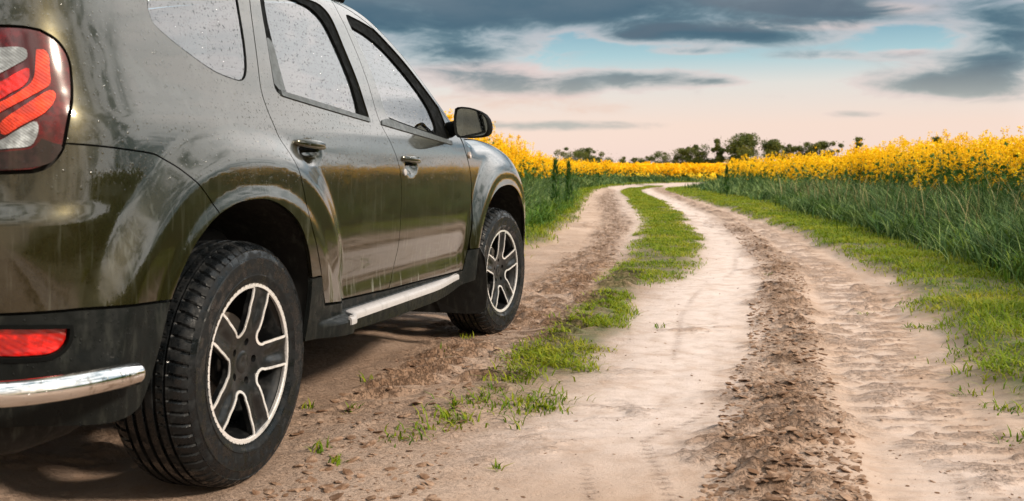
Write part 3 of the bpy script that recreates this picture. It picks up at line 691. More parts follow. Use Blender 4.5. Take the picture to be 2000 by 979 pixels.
# wheel-arch liners
for pts, nm in ((L_ARCH[:-1]+L_ARCH2+L_ARCH3[1:], 'R'), ([(2.150,.345),(2.155,.43)]+L_AF+[(3.12,.42),(3.13,.30)], 'F')):
    a = resample(pts, .03); c = np.array([a[:,0].mean(), .40]); rows = []
    for xoff, k in ((-.006, 1.0), (-.02, 1.03), (-.10, 1.04), (-.28, 1.03), (-.34, .96)):
        q_ = c+(a-c)*k; e = P(a[:,0], a[:,1]); rows.append(np.stack([np.maximum(e[:,0]+xoff, .5) if xoff > -.05 else np.full(len(a), .885+xoff), q_[:,0], q_[:,1]], 1))
    rows.append(np.stack([np.full(len(a), .54), c[0]+(a[:,0]-c[0])*.02, np.full(len(a), .45)], 1))
    for sx in (1, -1):
        V, F = loft(rows, close_ring=False, caps=False); V = V.copy(); V[:,0] *= sx
        bmpn = np.array([fbm(v[1]*9, v[2]*9+v[0]*6, 3, 5) for v in V]); V[:,2] += (bmpn-.5)*.02*(np.abs(V[:,0]) < .86)
        solid('wheel_arch_liner', V, F, M['liner'], car)
# inner shell behind the shut lines, floor, underbody
shell = ring([(-.98,.34),(-.5,.34),(-.43,.58)], [(-.43,.58),(-.33,.70),(-.2,.79),(0,.815),(.15,.785),(.28,.68),(.34,.54),(.33,.36)], [(.33,.36),(2.13,.36)], [(2.13,.36),(2.15,.55),(2.25,.69),(2.4,.78),(2.67,.82),(2.9,.78),(3.05,.67),(3.13,.5)], [(3.13,.5),(3.2,.5),(3.15,.90)], [(3.15,.90),(2.9,.985),(2.5,1.01),(2.2,1.01),(2.04,1.01),(1.97,1.07)], [(1.97,1.07),(1.80,1.214),(1.578,1.360),(1.345,1.473),(1.16,1.524),(1.024,1.545)], [(1.024,1.545),(-.98,1.545)])
gS = panel_geo(shell, [inset(W_Q, -.006), inset(W_R, -.012), inset(W_F, -.012)], gap=0, off=-.024, step=.04, depth=0)
both_sides('inner_shell', gS, M['under'], car, car)
V, F = box((0, 1.35, .36), (1.50, 1.58, .06)); V2, F2 = box((0, 1.35, .30), (1.0, 4.0, .10)); V3, F3 = box((0, -.55, .40), (1.3, .34, .16)); V4, F4 = box((0, 2.9, .55), (1.02, .9, .5))
def joinVF(*q):
    V, F, b = [], [], 0
    for v, f in q: V.append(np.asarray(v)); F += [tuple(i+b for i in t) for t in f]; b += len(v)
    return np.vstack(V), F
V, F = joinVF((V, F), (V2, F2), (V3, F3), (V4, F4)); solid('underbody', V, F, M['under'], car, smooth=False)
V, F = rbox((.08, -.57, .325), (1.25, .30, .17), .07); solid('silencer', V, F, M['under'], car)
V, F = tube([(-.78, 0, .34), (.78, 0, .34)], .035, 14); solid('rear_axle', V, F, M['under'], car)
V, F = tube([(-.3, -.2, .30), (-.45, -.5, .31), (-.5, -.84, .30)], .027, 14); solid('exhaust_pipe', V, F, M['steel'], car)
# cabin
V, F = joinVF(rbox((0, 1.95, .88), (1.40, .40, .24), .09), rbox((.36, 1.70, .97), (.30, .16, .10), .04)); solid('dashboard', V, F, M['seat'], car)
def seat(x, y, wdt, par=car):
    V, F = joinVF(rbox((x, y+.24, .62), (wdt, .52, .16), .06)); so = solid('seat', V, F, M['seat'], par)
    V, F = rbox((0, 0, .30), (wdt*.94, .15, .64), .06); ca, sa = math.cos(.26), math.sin(.26); V = V.copy(); y_, z_ = V[:,1].copy(), V[:,2].copy(); V[:,1] = y_*ca-z_*sa+y; V[:,2] = y_*sa+z_*ca+.66; V[:,0] += x; solid('backrest', V, F, M['seat'], so)
    for hx in ((x,) if wdt < .8 else (x-.4, x, x+.4)):
        V, F = rbox((hx, y-.20, 1.36), (.26, .11, .19), .045); solid('headrest', V, F, M['seat'], so)
seat(.36, 1.02, .50); seat(-.36, 1.02, .50); seat(0, .18, 1.26)
th = np.linspace(0, 2*np.pi, 40, endpoint=False)
V, F = tube(np.array([(-.36+.185*math.cos(a), 1.58+.06*math.sin(a), 1.02+.175*math.sin(a)) for a in np.append(th, 0)]), .014, 8); solid('steering_wheel', V, F, M['trim'], car)

# ------------------------------------------------------------------ wheels
def lathe_x(prof, seg, fn=None):
    prof = np.array(prof, float); th = np.linspace(0, 2*np.pi, seg, endpoint=False); r = np.broadcast_to(prof[:,1][:,None], (len(prof), seg)).copy(); x = np.broadcast_to(prof[:,0][:,None], r.shape).copy()
    if fn is not None: r = fn(x, r, th[None,:])
    V = np.stack([x, r*np.cos(th), r*np.sin(th)], -1).reshape(-1, 3); i, k = np.meshgrid(np.arange(len(prof)-1), np.arange(seg), indexing='ij'); k2 = (k+1)%seg
    F = np.stack([i*seg+k, i*seg+k2, (i+1)*seg+k2, (i+1)*seg+k], -1).reshape(-1, 4); return V, F
def tyre_mesh():
    kp = np.array([(.006,.2238),(.008,.232),(.013,.240),(.0145,.246),(.0125,.2475),(.0135,.262),(.0150,.275),(.0145,.290),(.0155,.2935),(.0125,.296),(.0105,.306),(.0065,.3155),(.0075,.3175),(.0045,.320),(-.003,.3275),(-.012,.3325),(-.022,.3365),(-.034,.3395)])
    pr = [tuple(p) for p in kp]
    def groove(a, b, R0): return [(-a, R0), (-a-.0012, R0-.0075), (-b+.0012, R0-.0075), (-b, R0)]
    for k in range(4): pr.append((-.034-.0012*k, .3398))
    pr += groove(.041, .050, .3410)+[(-.056,.3418),(-.064,.3422)]+groove(.068, .080, .3425)+[(-.088,.3430),(-.097,.3430)]
    pr += groove(.100, .111, .3430)
    W2 = .211
    pr2 = [(-W2-x, r) for x, r in pr[::-1] if x > -.1]
    pr = pr+pr2
    def fn(x, r, th):
        xx = -x; n_ = 66
        def cut(phase, wd): 
            a = ((th*n_/(2*np.pi)+phase) % 1.0); return smooth(np.abs(a-.5), wd+.03, wd)
        sh = smooth(xx, -.008, -.004)*(1-smooth(xx, .036, .042)); a = cut(.8*(xx+.02)/.05*.5, .085)
        sh2 = smooth(.211-xx, -.008, -.004)*(1-smooth(.211-xx, .036, .042))
        mid = smooth(xx, .050, .053)*(1-smooth(xx, .065, .068)); b = cut(1.4*(xx-.05)/.02*.5, .05)
        return r-.0062*a*np.maximum(sh, sh2)-.0045*b*mid
    return lathe_x(pr, 66*14, fn)
TV, TF = tyre_mesh()
def opening(a0, grow=0.):
    """rounded triangular window between two spokes, narrow end towards the hub"""
    c, pts = a0, []
    for t in np.linspace(-1, 1, 15): pts.append((.2095+grow*.0, c+t*(R_(23.5)+grow/.2095)))
    pts = [(r*math.cos(a), r*math.sin(a)) for r, a in pts]
    ux, uy = math.cos(c), math.sin(c); ri = .086-grow; hw = .024+grow*.9; out = []
    # sides run to a rounded nose
    for t in np.linspace(-math.pi/2, math.pi/2, 13)[::-1]:
        d = ri+hw*.75-hw*.75*math.cos(t); s = hw*math.sin(t)*1.0; out.append((d*ux-s*uy, d*uy+s*ux))
    e1 = pts[-1]; e0 = pts[0]
    return ring(pts, [e1, ((e1[0]+out[0][0])/2*1.01, (e1[1]+out[0][1])/2*1.01), out[0]], out, [out[-1], ((e0[0]+out[-1][0])/2*1.01, (e0[1]+out[-1][1])/2*1.01), e0], step=.005)
def disc_x(r, y, z):
    """dish of the wheel face: hub set back, spokes crowned towards the rim"""
    return -.004-.020*(1-smooth(r, .03, .15))-.0*r+.004*smooth(r, .15, .19)
def face_mesh(outer, holes, off, depth, step, hub=True, spoke=True):
    V, F = tri_fill(outer, holes, step)
    def x_of(p):
        r = np.hypot(*p.T); x = disc_x(r, 0, 0)+off
        if spoke:
            a = (np.arctan2(p[:,1], p[:,0])/(2*np.pi/5)+100) % 1.0; d = np.abs(a-.5)*2      # 0 mid-window, 1 on spoke axis
            x = x-.010*smooth(d, .70, .98)*smooth(r, .085, .14)*(1-smooth(r, .19, .203)*.6)
        return x
    n = len(V); V3 = np.stack([x_of(V), V[:,0], V[:,1]], 1); F = [tuple(f) for f in F]; VV = [V3]; b = n
    for i, l in enumerate([outer]+list(holes)):
        q0 = np.stack([x_of(l), l[:,0], l[:,1]], 1); q1 = q0.copy(); q1[:,0] -= depth; m_ = len(l); VV += [q0, q1]
        for k in range(m_):
            k2 = (k+1)%m_; f = (b+k, b+k2, b+m_+k2, b+m_+k); F.append(f[::-1] if not i else f)
        b += 2*m_
    return np.vstack(VV), F
circ = lambda r, n=90: ring([(r*math.cos(a), r*math.sin(a)) for a in np.linspace(0, 2*np.pi, n)], step=max(.004, r*.05))
OPEN = [opening(math.pi*.2+k*2*math.pi/5) for k in range(5)]
BOLT = []
for k in range(5):
    a = k*2*math.pi/5; BOLT.append(ring([(.057*math.cos(a)+.0105*math.cos(t), .057*math.sin(a)+.0105*math.sin(t)) for t in np.linspace(0, 2*np.pi, 20)], step=.0035))
RFACE = face_mesh(circ(.2160), [inset(o, -.0035) for o in OPEN]+BOLT, 0, .020, .008)
RTRIM = [face_mesh(inset(o, -.0072), [o], .0022, .004, .004) for o in OPEN]
RRING = face_mesh(circ(.2235), [circ(.2125)], .0035, .012, .006, spoke=False)
def build_wheel(cx, cy, sx, spin, steer, label):
    ca, sa = math.cos(spin), math.sin(spin); cs, sn = math.cos(steer), math.sin(steer)
    def tf(V):
        V = np.asarray(V, float); y = V[:,1]*ca-V[:,2]*sa; z = V[:,1]*sa+V[:,2]*ca; x = V[:,0]
        X_ = sx*x; 
        X2 = X_*cs+y*sn; Y2 = -X_*sn+y*cs
        return np.stack([cx*sx+X2, cy+Y2, z+.336], 1)
    w = link('wheel', raw_mesh('hub', *[q for q in (lambda VF: (tf(VF[0]), VF[1]))(lathe_x([(-.20,.012),(-.20,.07),(-.075,.075),(-.045,.072),(-.045,.012)], 32))]), car, M['rimblack'])
    def fx(VF): return tf(VF[0]), (VF[1] if not isinstance(VF[1], np.ndarray) else [tuple(f) for f in VF[1]])
    me = raw_mesh('tyre', tf(TV), TF, None, True); 
    if sx < 0: me.flip_normals()
    me.set_sharp_from_angle(angle=R_(32)); t_ = link('tyre', me, w, M['rubber'])
    V, F = fx(RFACE); rim = solid('rim', V, F, M['rimblack'], w, angle=32)
    V, F = fx(joinVF(RRING, *RTRIM)); solid('rim_trim', V, F, M['alloy'], w, angle=32)
    V, F = fx(lathe_x([(.004,.2240),(-.002,.2225),(-.018,.208),(-.05,.196),(-.15,.194),(-.19,.205),(-.20,.222)], 72)); solid('rim_barrel', V, F, M['rimblack'], w)
    V, F = fx(joinVF(lathe_x([(-.085,.07),(-.085,.138),(-.105,.138),(-.105,.07)], 48))); solid('brake_disc', V, F, M['steel'], w)
    V, F = fx(lathe_x([(-.024,.001),(-.0215,.012),(-.0225,.030),(-.026,.0345)], 36)); solid('centre_cap', V, F, M['rimblack'], w)
    for k in range(5):
        a = k*2*math.pi/5; V, F = lathe_x([(-.052,.0),(-.034,.0001),(-.033,.007),(-.052,.008)], 6); V = V+[0, .057*math.cos(a), .057*math.sin(a)]; V, F = fx((V, F)); solid('wheel_bolt', V, F, M['steel'], w)
    return w
build_wheel(.868, 0, 1, 0.0, 0, '')
build_wheel(.868, 2.673, 1, R_(18), .128, '')
build_wheel(.868, 0, -1, .6, 0, '')
build_wheel(.868, 2.673, -1, .3, .128, '')
# ------------------------------------------------------------------ the land: bearings a (across) and b (along) from the camera's stand
def W2(a, b): return CAMX+RT[0]*a+FW[0]*b, CAMY+RT[1]*a+FW[1]*b
def curve(pts):
    p = np.array(pts, float); return pchip(p[:,1], p[:,0])
lroad = curve([(-2.6,-40),(-1.9,2),(-.75,6),(.11,10.3),(.52,12.6),(1.35,20),(2.67,34.4),(4.0,46.8),(7.73,64.8),(13,77),(40,95),(140,130)])
rroad = curve([(2.3,-40),(2.05,0),(1.86,2.4),(1.80,3.4),(1.92,4.12),(2.55,6.3),(3.0,8.26),(3.31,10),(3.94,13.6),(4.68,20),(6.06,34.4),(8.6,52.7),(13,57.5),(40,70),(140,105)])
rtall = curve([(3.3,-40),(3.0,0),(3.10,4),(3.60,6.6),(4.15,9),(4.60,11),(5.1,14.2),(5.65,18),(7.3,28.6),(8.2,40),(9.4,50),(14.5,57),(42,68),(142,103)])
stl = curve([(-.30,3.2),(-.16,3.8),(.08,4.76),(.38,6.15),(.72,7.5),(1.05,9.2),(1.66,12.6),(2.43,18),(3.48,28.6),(5.22,46.8),(8.6,60)])
str_ = curve([(-.20,3.2),(.13,3.7),(.36,4.76),(.66,6.2),(.95,7.2),(1.52,8.7),(2.03,11),(2.85,16.2),(4.09,26.3),(6.0,46),(9.2,60)])
m1l = curve([(-.9,2.5),(-.5,5),(.12,7.5),(.38,9.2),(.98,12.6),(1.5,16.2),(2.65,31),(4.88,49.6)])
m1r = curve([(-.2,3.0),(.1,4.8),(.40,5.9),(.92,9.2),(1.42,12.6),(1.95,16.2),(2.9,26.3),(5.1,49.6)])
m2l = curve([(.36,2.3),(.53,2.62),(.89,4.0),(1.22,5.0),(1.52,6.2),(2.0,7.8),(2.75,11.7),(4.0,20),(6.3,43),(8.0,58)])
m2r = curve([(.80,2.3),(.92,2.62),(1.29,4.07),(1.60,5.2),(1.92,6.4),(2.42,8.3),(3.2,12.6),(4.3,20),(5.9,34.4),(8.4,52.7)])
def band(a, l, r, w): return smooth(a, l-w, l+w)*(1-smooth(a, r-w, r+w))
def terr(a, b): return 1.35*smooth(b, 80, 245)
def masks(a, b):
    X_, Y_ = W2(a, b)
    wob = (fbm(X_*1.7, Y_*1.7, 4, 3)-.5)
    w1 = .10+.004*np.abs(b)
    m1 = band(a+wob*.45, m1l(b), m1r(b), w1*1.2)*smooth(b, 3.8, 5.6)
    wob2 = fbm(X_*5, Y_*5, 3, 13)-.5
    m2 = band(a+wob*.42+wob2*.30, m2l(b), m2r(b), w1*1.3)*(.55+.45*smooth(fbm(X_*1.6, Y_*1.6, 2, 14), .36, .52))
    strip = band(a+wob*.5, stl(b), str_(b), w1)*smooth(b, 3.2, 5.0)
    off = np.maximum(smooth(a+wob*.5, rroad(b)-.05, rroad(b)+.25), 1-smooth(a+wob*.5, lroad(b)-.25, lroad(b)+.05))
    return m1, m2, strip, off, wob
def flake(X_, Y_, a, b, sc=1.0):
    """broken crust: short ledges lying across the track"""
    u = a*8*sc+1.1*fbm(X_*6, Y_*6, 2, 21); v = b*24*sc+1.4*fbm(X_*4, Y_*4, 3, 22)
    q = fbm(u, v, 4, 23, .55); return np.clip((q-.46)*4.0, 0, 1)
def height(a, b, full=False):
    X_, Y_ = W2(a, b)
    m1, m2, strip, off, wob = masks(a, b)
    near = 1-smooth(b, 25, 45)
    h = (fbm(X_*.8, Y_*.8, 3, 1)-.5)*.05+(fbm(X_*7, Y_*7, 3, 2)-.5)*.012+(fbm(X_*30, Y_*30, 3, 4)-.5)*.004*near
    fl = flake(X_, Y_, a, b)
    fine = fbm(X_*22, Y_*22, 3, 8)
    m2h = m2*(fl*.036+(fine-.4)*.022+(fbm(X_*48, Y_*48, 2, 9)-.5)*.014)+m2*.010
    m1h = m1*(fl*.030+(fine-.4)*.014)
    # tyre treads pressed into the soft left track by the front wheel
    tr = np.maximum(band(X_, .66, .93, .05), band(X_, 1.0, 1.27, .05))*smooth(Y_, .7, 1.3)*(1-smooth(Y_, 6.0, 8.0))
    ph = (Y_-.50*X_+.9*(X_-.95)**2+.09*fbm(X_*3, Y_*3, 2, 31))/.205; fr = ph % 1.0; lug = smooth(fr, .0, .07)*(1-smooth(fr, .07, .95))
    lugm = smooth(fbm(X_*2.6, Y_*2.6, 2, 33), .34, .56)
    th = tr*lugm*(.056*lug-.018)
    # fine ribbed prints in the right-hand track
    t2 = band(a, m2r(b)+.04, m2r(b)+.55, .06); rib = np.sin(b*2*np.pi/.055+6*fbm(a*3, b*1.2, 2, 37))
    t2h = t2*(.0022*rib*near*smooth(fbm(a*2.4, b*1.0, 2, 38), .40, .60)-.018)
    # narrow tyre lines running along both tracks
    ln = 0
    for base_, off_ in ((str_, .42), (str_, .62), (m2r, .30), (m2r, .62)):
        ln = ln+np.exp(-((a-base_(b)-off_-.03*(fbm(b*.8, a*0+off_*9, 2, 44)-.5))/(.016+.001*b))**2)*(.5+.5*np.sin(b*2*np.pi/.045))*smooth(fbm(b*.9, a*2+off_*5, 2, 45), .35, .6)
    t2h_ = -.004*ln*near
    e2 = band(a, rroad(b)-.55+.12*wob, rroad(b)-.12+.12*wob, .12)*(fl*.018)
    # scattered scuffs
    sc = smooth(fbm(X_*1.3, Y_*1.3, 3, 41), .50, .66)*(1-off)*(1-m1)*(1-m2); sch = sc*fl*.014
    rut = -.02*band(a, lroad(b)+.35, lroad(b)+1.05, .2)
    h = h+m2h+m1h+th+t2h_+t2h+e2+sch+rut+off*(.05+.03*fbm(X_*1.1, Y_*1.1, 2, 6))+strip*.015
    # wheels stand on level pressed ground
    for cx_, cy_ in ((.78, 0), (.78, 2.673), (-.78, 0), (-.78, 2.673)):
        d = np.hypot((X_-cx_)/1.3, Y_-cy_); k = 1-smooth(d, .16, .42); h = h*(1-k)+k*(-.001)
    h = h+terr(a, b)
    if full: 
        dark = np.clip(m2*(.35+.65*smooth(fine+.25*fl, .42, .68))*(.55+.45*smooth(fl, .0, .4)), 0, 1)
        dark = np.maximum(dark, m1*(.30+.7*smooth(fine+.2*fl, .45, .70)))
        dark = np.maximum(dark, tr*lugm*((fr < .13)*1.0+.12))  # shade of the camera-side ledge faces put into the soil colour
        dark = np.maximum(dark, sc*smooth(fl, .12, .5)*.35)
        dark = np.maximum(dark, .45*band(a, rroad(b)-.55+.12*wob, rroad(b)-.1+.12*wob, .1)*smooth(fl, .1, .5))
        dark = np.maximum(dark, np.clip(ln, 0, 1)*.38*(1-off))
        damp = (1-smooth(X_, 1.0, 1.9))*(1-smooth(b, 9, 16))*(.08+.55*fbm(X_*2.2, Y_*2.2, 4, 91)); dark = np.maximum(dark, damp*(1-off))
        pale = band(a, str_(b)+.05, m2l(b)-.02, .22)*smooth(b, 2.4, 3.6)
        pale = np.maximum(pale, .55*band(a, m1r(b), stl(b), .15)*smooth(b, 8, 12))
        pale = np.maximum(pale, .60*band(a, m2r(b)+.15, rroad(b)-.3, .2))
        pale = np.maximum(pale, .8*band(a, lroad(b)+.9, stl(b)-.1, .3)*smooth(b, 14, 22))
        return h, dark, pale, np.clip(np.maximum(off, strip*.85), 0, 1)
    return h
def spaced(lo, hi, d, mn, mx, g):
    x = list(np.arange(lo, hi, d)); s = d
    while x[-1] < mx: s *= g; x.append(x[-1]+s)
    s = d
    while x[0] > mn: s *= g; x.insert(0, x[0]-s)
    return np.array(x)
ga = spaced(-2.2, 4.6, .0145, -1500, 1500, 1.035); gb = spaced(2.3, 9.0, .0135, -60, 14, 1.02)
gb = list(gb); s = gb[-1]-gb[-2]
while gb[-1] < 2200: s = min(s*1.012 if gb[-1] < 90 else s*1.06, 80); gb.append(gb[-1]+s)
gb = np.array(gb)
A_, B_ = np.meshgrid(ga, gb); H_, DK, PL, VG = height(A_, B_, True); GX, GY = W2(A_, B_)
na, nb = len(ga), len(gb); i, j = np.meshgrid(np.arange(nb-1), np.arange(na-1), indexing='ij')
Fg = np.stack([i*na+j, i*na+j+1, (i+1)*na+j+1, (i+1)*na+j], -1).reshape(-1, 4)
me = raw_mesh('ground', np.stack([GX, GY, H_], -1).reshape(-1, 3), Fg)
for nm, arr in (('dark', DK), ('pale', PL), ('veg', VG)):
    at = me.attributes.new(nm, 'FLOAT', 'POINT'); at.data.foreach_set('value', arr.astype(np.float32).ravel())
m, t, b = principled('sandy_ground', (.4,.3,.25), .9, 0, 0, spec=.25)
def attr(t, nm): n = t.node('ShaderNodeAttribute'); n.attribute_name = nm; return n.outputs['Fac']
co = t.node('ShaderNodeNewGeometry').outputs['Position']
nA = t.noise(co, 1.3, 5, .6); nB = t.noise(co, 9, 6, .65); nC = t.noise(co, 75, 4, .7); nD = t.noise(co, 4.2, 5, .65, .4)
sand = t.mix(t.ss(nA, .35, .65), (.37,.265,.20), (.46,.345,.275))
sand = t.mix(t.m('MULTIPLY', t.ss(nB, .48, .70), .5), sand, (.30,.195,.135))
sand = t.mix(t.m('MULTIPLY', t.ss(nD, .55, .68), .40), sand, (.27,.17,.11))
palec = t.mix(t.ss(nB, .40, .66), (.60,.505,.465), (.50,.41,.365))
c = t.mix(t.m('MULTIPLY', attr(t, 'pale'), t.ss(nD, .72, .45, .45, 1.0)), sand, palec)
mud_shade_c = t.mix(t.ss(nB, .35, .65), (.115,.062,.036), (.235,.145,.092))
c = t.mix(t.m('MULTIPLY', attr(t, 'dark'), t.ss(nC, .28, .52, .55, 1.0)), c, mud_shade_c)
spk = t.ss(t.noise(co, 130, 3, .6), .62, .70)
c = t.mix(t.m('MULTIPLY', spk, .55), c, (.12,.075,.05))
fine = t.noise(co, 420, 2, .6)
c = t.mix(t.ss(fine, .35, .65, 0, .30), c, (.26,.18,.13))
vegc = t.mix(t.ss(nB, .4, .6), (.055,.075,.018), (.14,.115,.055))
c = t.mix(attr(t, 'veg'), c, vegc)
t.put(b.inputs['Base Color'], c)
nE = t.noise(t.vm('MULTIPLY', co, (1, 1.6, 1)), 34, 5, .72)
hh = t.m('ADD', t.m('MULTIPLY', nC, .5), t.m('ADD', t.m('MULTIPLY', fine, .35), t.m('MULTIPLY', t.m('MULTIPLY', t.ss(nE, .45, .55), attr(t, 'dark')), 1.8)))
t.put(b.inputs['Normal'], bump(t, hh, .009, .9))
o = link('ground', me, None, m); tag(o, kind='structure')

# soil clods along the broken bands
def clods(n, seed):
    r = np.random.default_rng(seed); out_V, out_F = [], []
    import bmesh
    bm = bmesh.new(); bmesh.ops.create_icosphere(bm, subdivisions=1, radius=1); base = np.array([v.co[:] for v in bm.verts]); tri = np.array([[v.index for v in f.verts] for f in bm.faces]); bm.free()
    shapes = []
    for k in range(8):
        d = .35+1.3*np.array([fbm(p[0]*1.6+k*7+3, p[1]*1.6+p[2]*1.3, 3, 50+k) for p in base]); q = base*d[:,None]; q[:,2] *= .26; q[:,2] += .35*q[:,0]*((k%3)-1)+.25*q[:,1]*((k%2)-.5); shapes.append(q)
    b_ = 2.4+14*r.random(n)**2.0; which = r.random(n)
    a_ = np.where(which < .50, m2l(b_)+(m2r(b_)-m2l(b_))*(r.random(n)*1.15-.08), np.where(which < .72, m1l(b_)+(m1r(b_)-m1l(b_))*r.random(n), np.where(which < .80, rroad(b_)-.1-.5*r.random(n), -1.2+3.6*r.random(n)+.1*b_)))
    ok = ~((which >= .22) & (which < .50) & (b_ < 4.2) & (which > .5)); s = .004+.015*r.random(n)**3.0; s = np.where(which > .72, s*.36, s)
    X_, Y_ = W2(a_, b_); under = (np.abs(X_) < .93) & (np.abs(Y_) < .4)
    hz = height(a_, b_)
    for i in range(n):
        if under[i]: continue
        q = shapes[i % 8]; an = r.random()*6.28; c_, s_ = math.cos(an), math.sin(an); sx, sy = s[i]*(1+r.random()*.9), s[i]
        p = np.stack([(q[:,0]*sx)*c_-(q[:,1]*sy)*s_+X_[i], (q[:,0]*sx)*s_+(q[:,1]*sy)*c_+Y_[i], q[:,2]*s[i]+hz[i]+s[i]*.12], 1)
        out_F.append(tri+len(out_V)*len(base)); out_V.append(p)
    return np.vstack(out_V), np.vstack(out_F)
V, F = clods(9500, 5)
mc_, t, b = principled('soil_clod', (.3,.2,.14), .95, spec=.2); co = t.node('ShaderNodeNewGeometry').outputs['Position']
t.put(b.inputs['Base Color'], t.mix(t.ss(t.noise(co, 22, 4, .6), .4, .66), (.13,.072,.042), (.30,.20,.14)))
t.put(b.inputs['Normal'], bump(t, t.noise(co, 160, 4, .65), .004, .8))
o = link('soil_clods', raw_mesh('soil_clods', V, F, None, False), None, mc_); tag(o, kind='stuff')

# ------------------------------------------------------------------ grass blades
def blades(X_, Y_, Z0, H, wid, lean, yaw, tone, seed=0, nseg=3):
    n = len(X_); t_ = np.linspace(0, 1, nseg+1); rows = []
    dx, dy = np.cos(yaw), np.sin(yaw); px, py = -dy, dx
    for k, u in enumerate(t_):
        out = lean*H*u*u; up_ = H*(u-.35*np.minimum(lean, 1.4)*u*u*.8); ww = wid*(1-u)**.6*(.6+.4*min(1, u*4)) if k < nseg else wid*.0+.0004
        cx, cy, cz = X_+dx*out, Y_+dy*out, Z0+up_
        rows.append(np.stack([cx-px*ww/2, cy-py*ww/2, cz], -1)); rows.append(np.stack([cx+px*ww/2, cy+py*ww/2, cz], -1))
    V = np.stack(rows, 1).reshape(-1, 3); m_ = 2*(nseg+1); o = np.arange(n)[:,None]*m_
    F = np.concatenate([np.stack([o+2*k, o+2*k+1, o+2*k+3, o+2*k+2], -1) for k in range(nseg)], 1).reshape(-1, 4)
    return V, F, np.repeat(tone, m_), np.tile(np.repeat(t_, 2), n)
def stuff_mesh(name, parts, mat, label=None):
    V, F, T_, U_, b = [], [], [], [], 0
    for v, f, tn, u in parts: V.append(v); F.append(f+b); T_.append(tn); U_.append(u); b += len(v)
    me = raw_mesh(name, np.vstack(V), np.vstack(F), None, True)
    for nm, arr in (('tone', T_), ('tip', U_)):
        at = me.attributes.new(nm, 'FLOAT', 'POINT'); at.data.foreach_set('value', np.concatenate(arr).astype(np.float32))
    o = link(name, me, None, mat); tag(o, kind='stuff'); return o
def leaf_mat(name, c0, c1, c2, trans=.35, rough=.55):
    m, t, b = principled(name, c0, .6, 0, spec=.14); n = t.n
    tone = attr(t, 'tone')
    col = t.ramp(tone, [(0.0, c0), (.45, c1), (1.0, c2)]); t.put(b.inputs['Base Color'], col)
    tr = t.node('ShaderNodeBsdfTranslucent'); t.put(tr.inputs[0], col); mx = t.node('ShaderNodeMixShader'); mx.inputs[0].default_value = trans
    out = [q for q in n if q.type == 'OUTPUT_MATERIAL'][0]; t.l.new(b.outputs[0], mx.inputs[1]); t.l.new(tr.outputs[0], mx.inputs[2]); t.l.new(mx.outputs[0], out.inputs[0]); return m
mt_turf = leaf_mat('short_turf', (.055,.120,.006), (.150,.215,.008), (.330,.300,.020))
mt_tall = leaf_mat('tall_grass', (.010,.036,.009), (.045,.100,.020), (.250,.320,.100), .18)
mt_rape_leaf = leaf_mat('rape_foliage', (.018,.060,.012), (.045,.110,.018), (.120,.190,.025), .25)
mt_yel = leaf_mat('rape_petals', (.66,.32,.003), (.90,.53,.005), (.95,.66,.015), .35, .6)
mt_weed = leaf_mat('weed_leaves', (.030,.085,.010), (.080,.160,.014), (.210,.260,.030), .25)
mt_dry = leaf_mat('dry_straw', (.16,.13,.05), (.30,.25,.11), (.42,.36,.19), .2)
r = np.random.default_rng(77)
def scatter(n, afun0, afun1, b0, b1, pw=1.6):
    b_ = b0+(b1-b0)*r.random(n)**pw; a_ = afun0(b_)+(afun1(b_)-afun0(b_))*r.random(n); return a_, b_
def keep_out_car(a_, b_):
    X_, Y_ = W2(a_, b_); return ~((np.abs(X_) < 1.0) & (Y_ > -1.0) & (Y_ < 3.6))
def turf(n, f0, f1, b0, b1, h0, h1, pw, dens=None, wf=1.0, parts=None):
    a_, b_ = scatter(n, f0, f1, b0, b1, pw); X_, Y_ = W2(a_, b_)
    d = fbm(X_*3.1, Y_*3.1, 3, 61); k = keep_out_car(a_, b_)
    if dens is not None: k &= r.random(n) < dens(a_, b_, X_, Y_)
    a_, b_, X_, Y_, d = a_[k], b_[k], X_[k], Y_[k], d[k]; n = len(a_)
    Hh = (h0+(h1-h0)*r.random(n))*(.45+1.1*d); z = height(a_, b_)-.004
    wd = (.0045+.004*r.random(n))*(1+.075*np.maximum(b_-5, 0))*wf; tone = np.clip(.15+.55*fbm(X_*2.2, Y_*2.2, 3, 62)+.5*(r.random(n)-.35)+.25*smooth(d, .5, .3), 0, 1)
    parts.append(blades(X_, Y_, z, Hh, wd,   .5+1.4*r.random(n), r.random(n)*6.283, tone, nseg=2))
parts = []
vd = lambda a_, b_, X_, Y_: smooth(fbm(X_*1.9, Y_*1.9, 3, 63), .30, .46)
edge = lambda b_: rroad(b_)-.10
turf(95000, edge, lambda b_: rtall(b_)+.5, 1.5, 34, .022, .070, 2.0, lambda a_, b_, X_, Y_: np.clip(masks(a_, b_)[3]*1.1, 0, 1)*(.25+.75*vd(a_, b_, X_, Y_)), 1.45, parts)
turf(12000, edge, lambda b_: rtall(b_)+.5, 34, 75, .06, .12, 1.0, None, 1.3, parts)
turf(30000, lambda b_: lroad(b_)-1.6, lambda b_: lroad(b_)+.15, 8.0, 80, .05, .13, 1.7, lambda a_, b_, X_, Y_: np.clip(masks(a_, b_)[3]*1.1, 0, 1), 1.4, parts)
o = stuff_mesh('verge_grass', parts, mt_turf)
parts = []
def sd_(a_, b_, X_, Y_):
    g = fbm(X_*2.6, Y_*2.6, 3, 64); s_ = masks(a_, b_)[2]; bare = np.exp(-(((a_-1.45)/.22)**2+((b_-10.2)/1.3)**2))
    return s_*smooth(g+.26*smooth(b_, 5.0, 12), .47, .66)*(1-.9*bare)
turf(72000, lambda b_: stl(b_)-.15, lambda b_: str_(b_)+.15, 3.3, 30, .018, .052, 1.5, sd_, 1.35, parts)
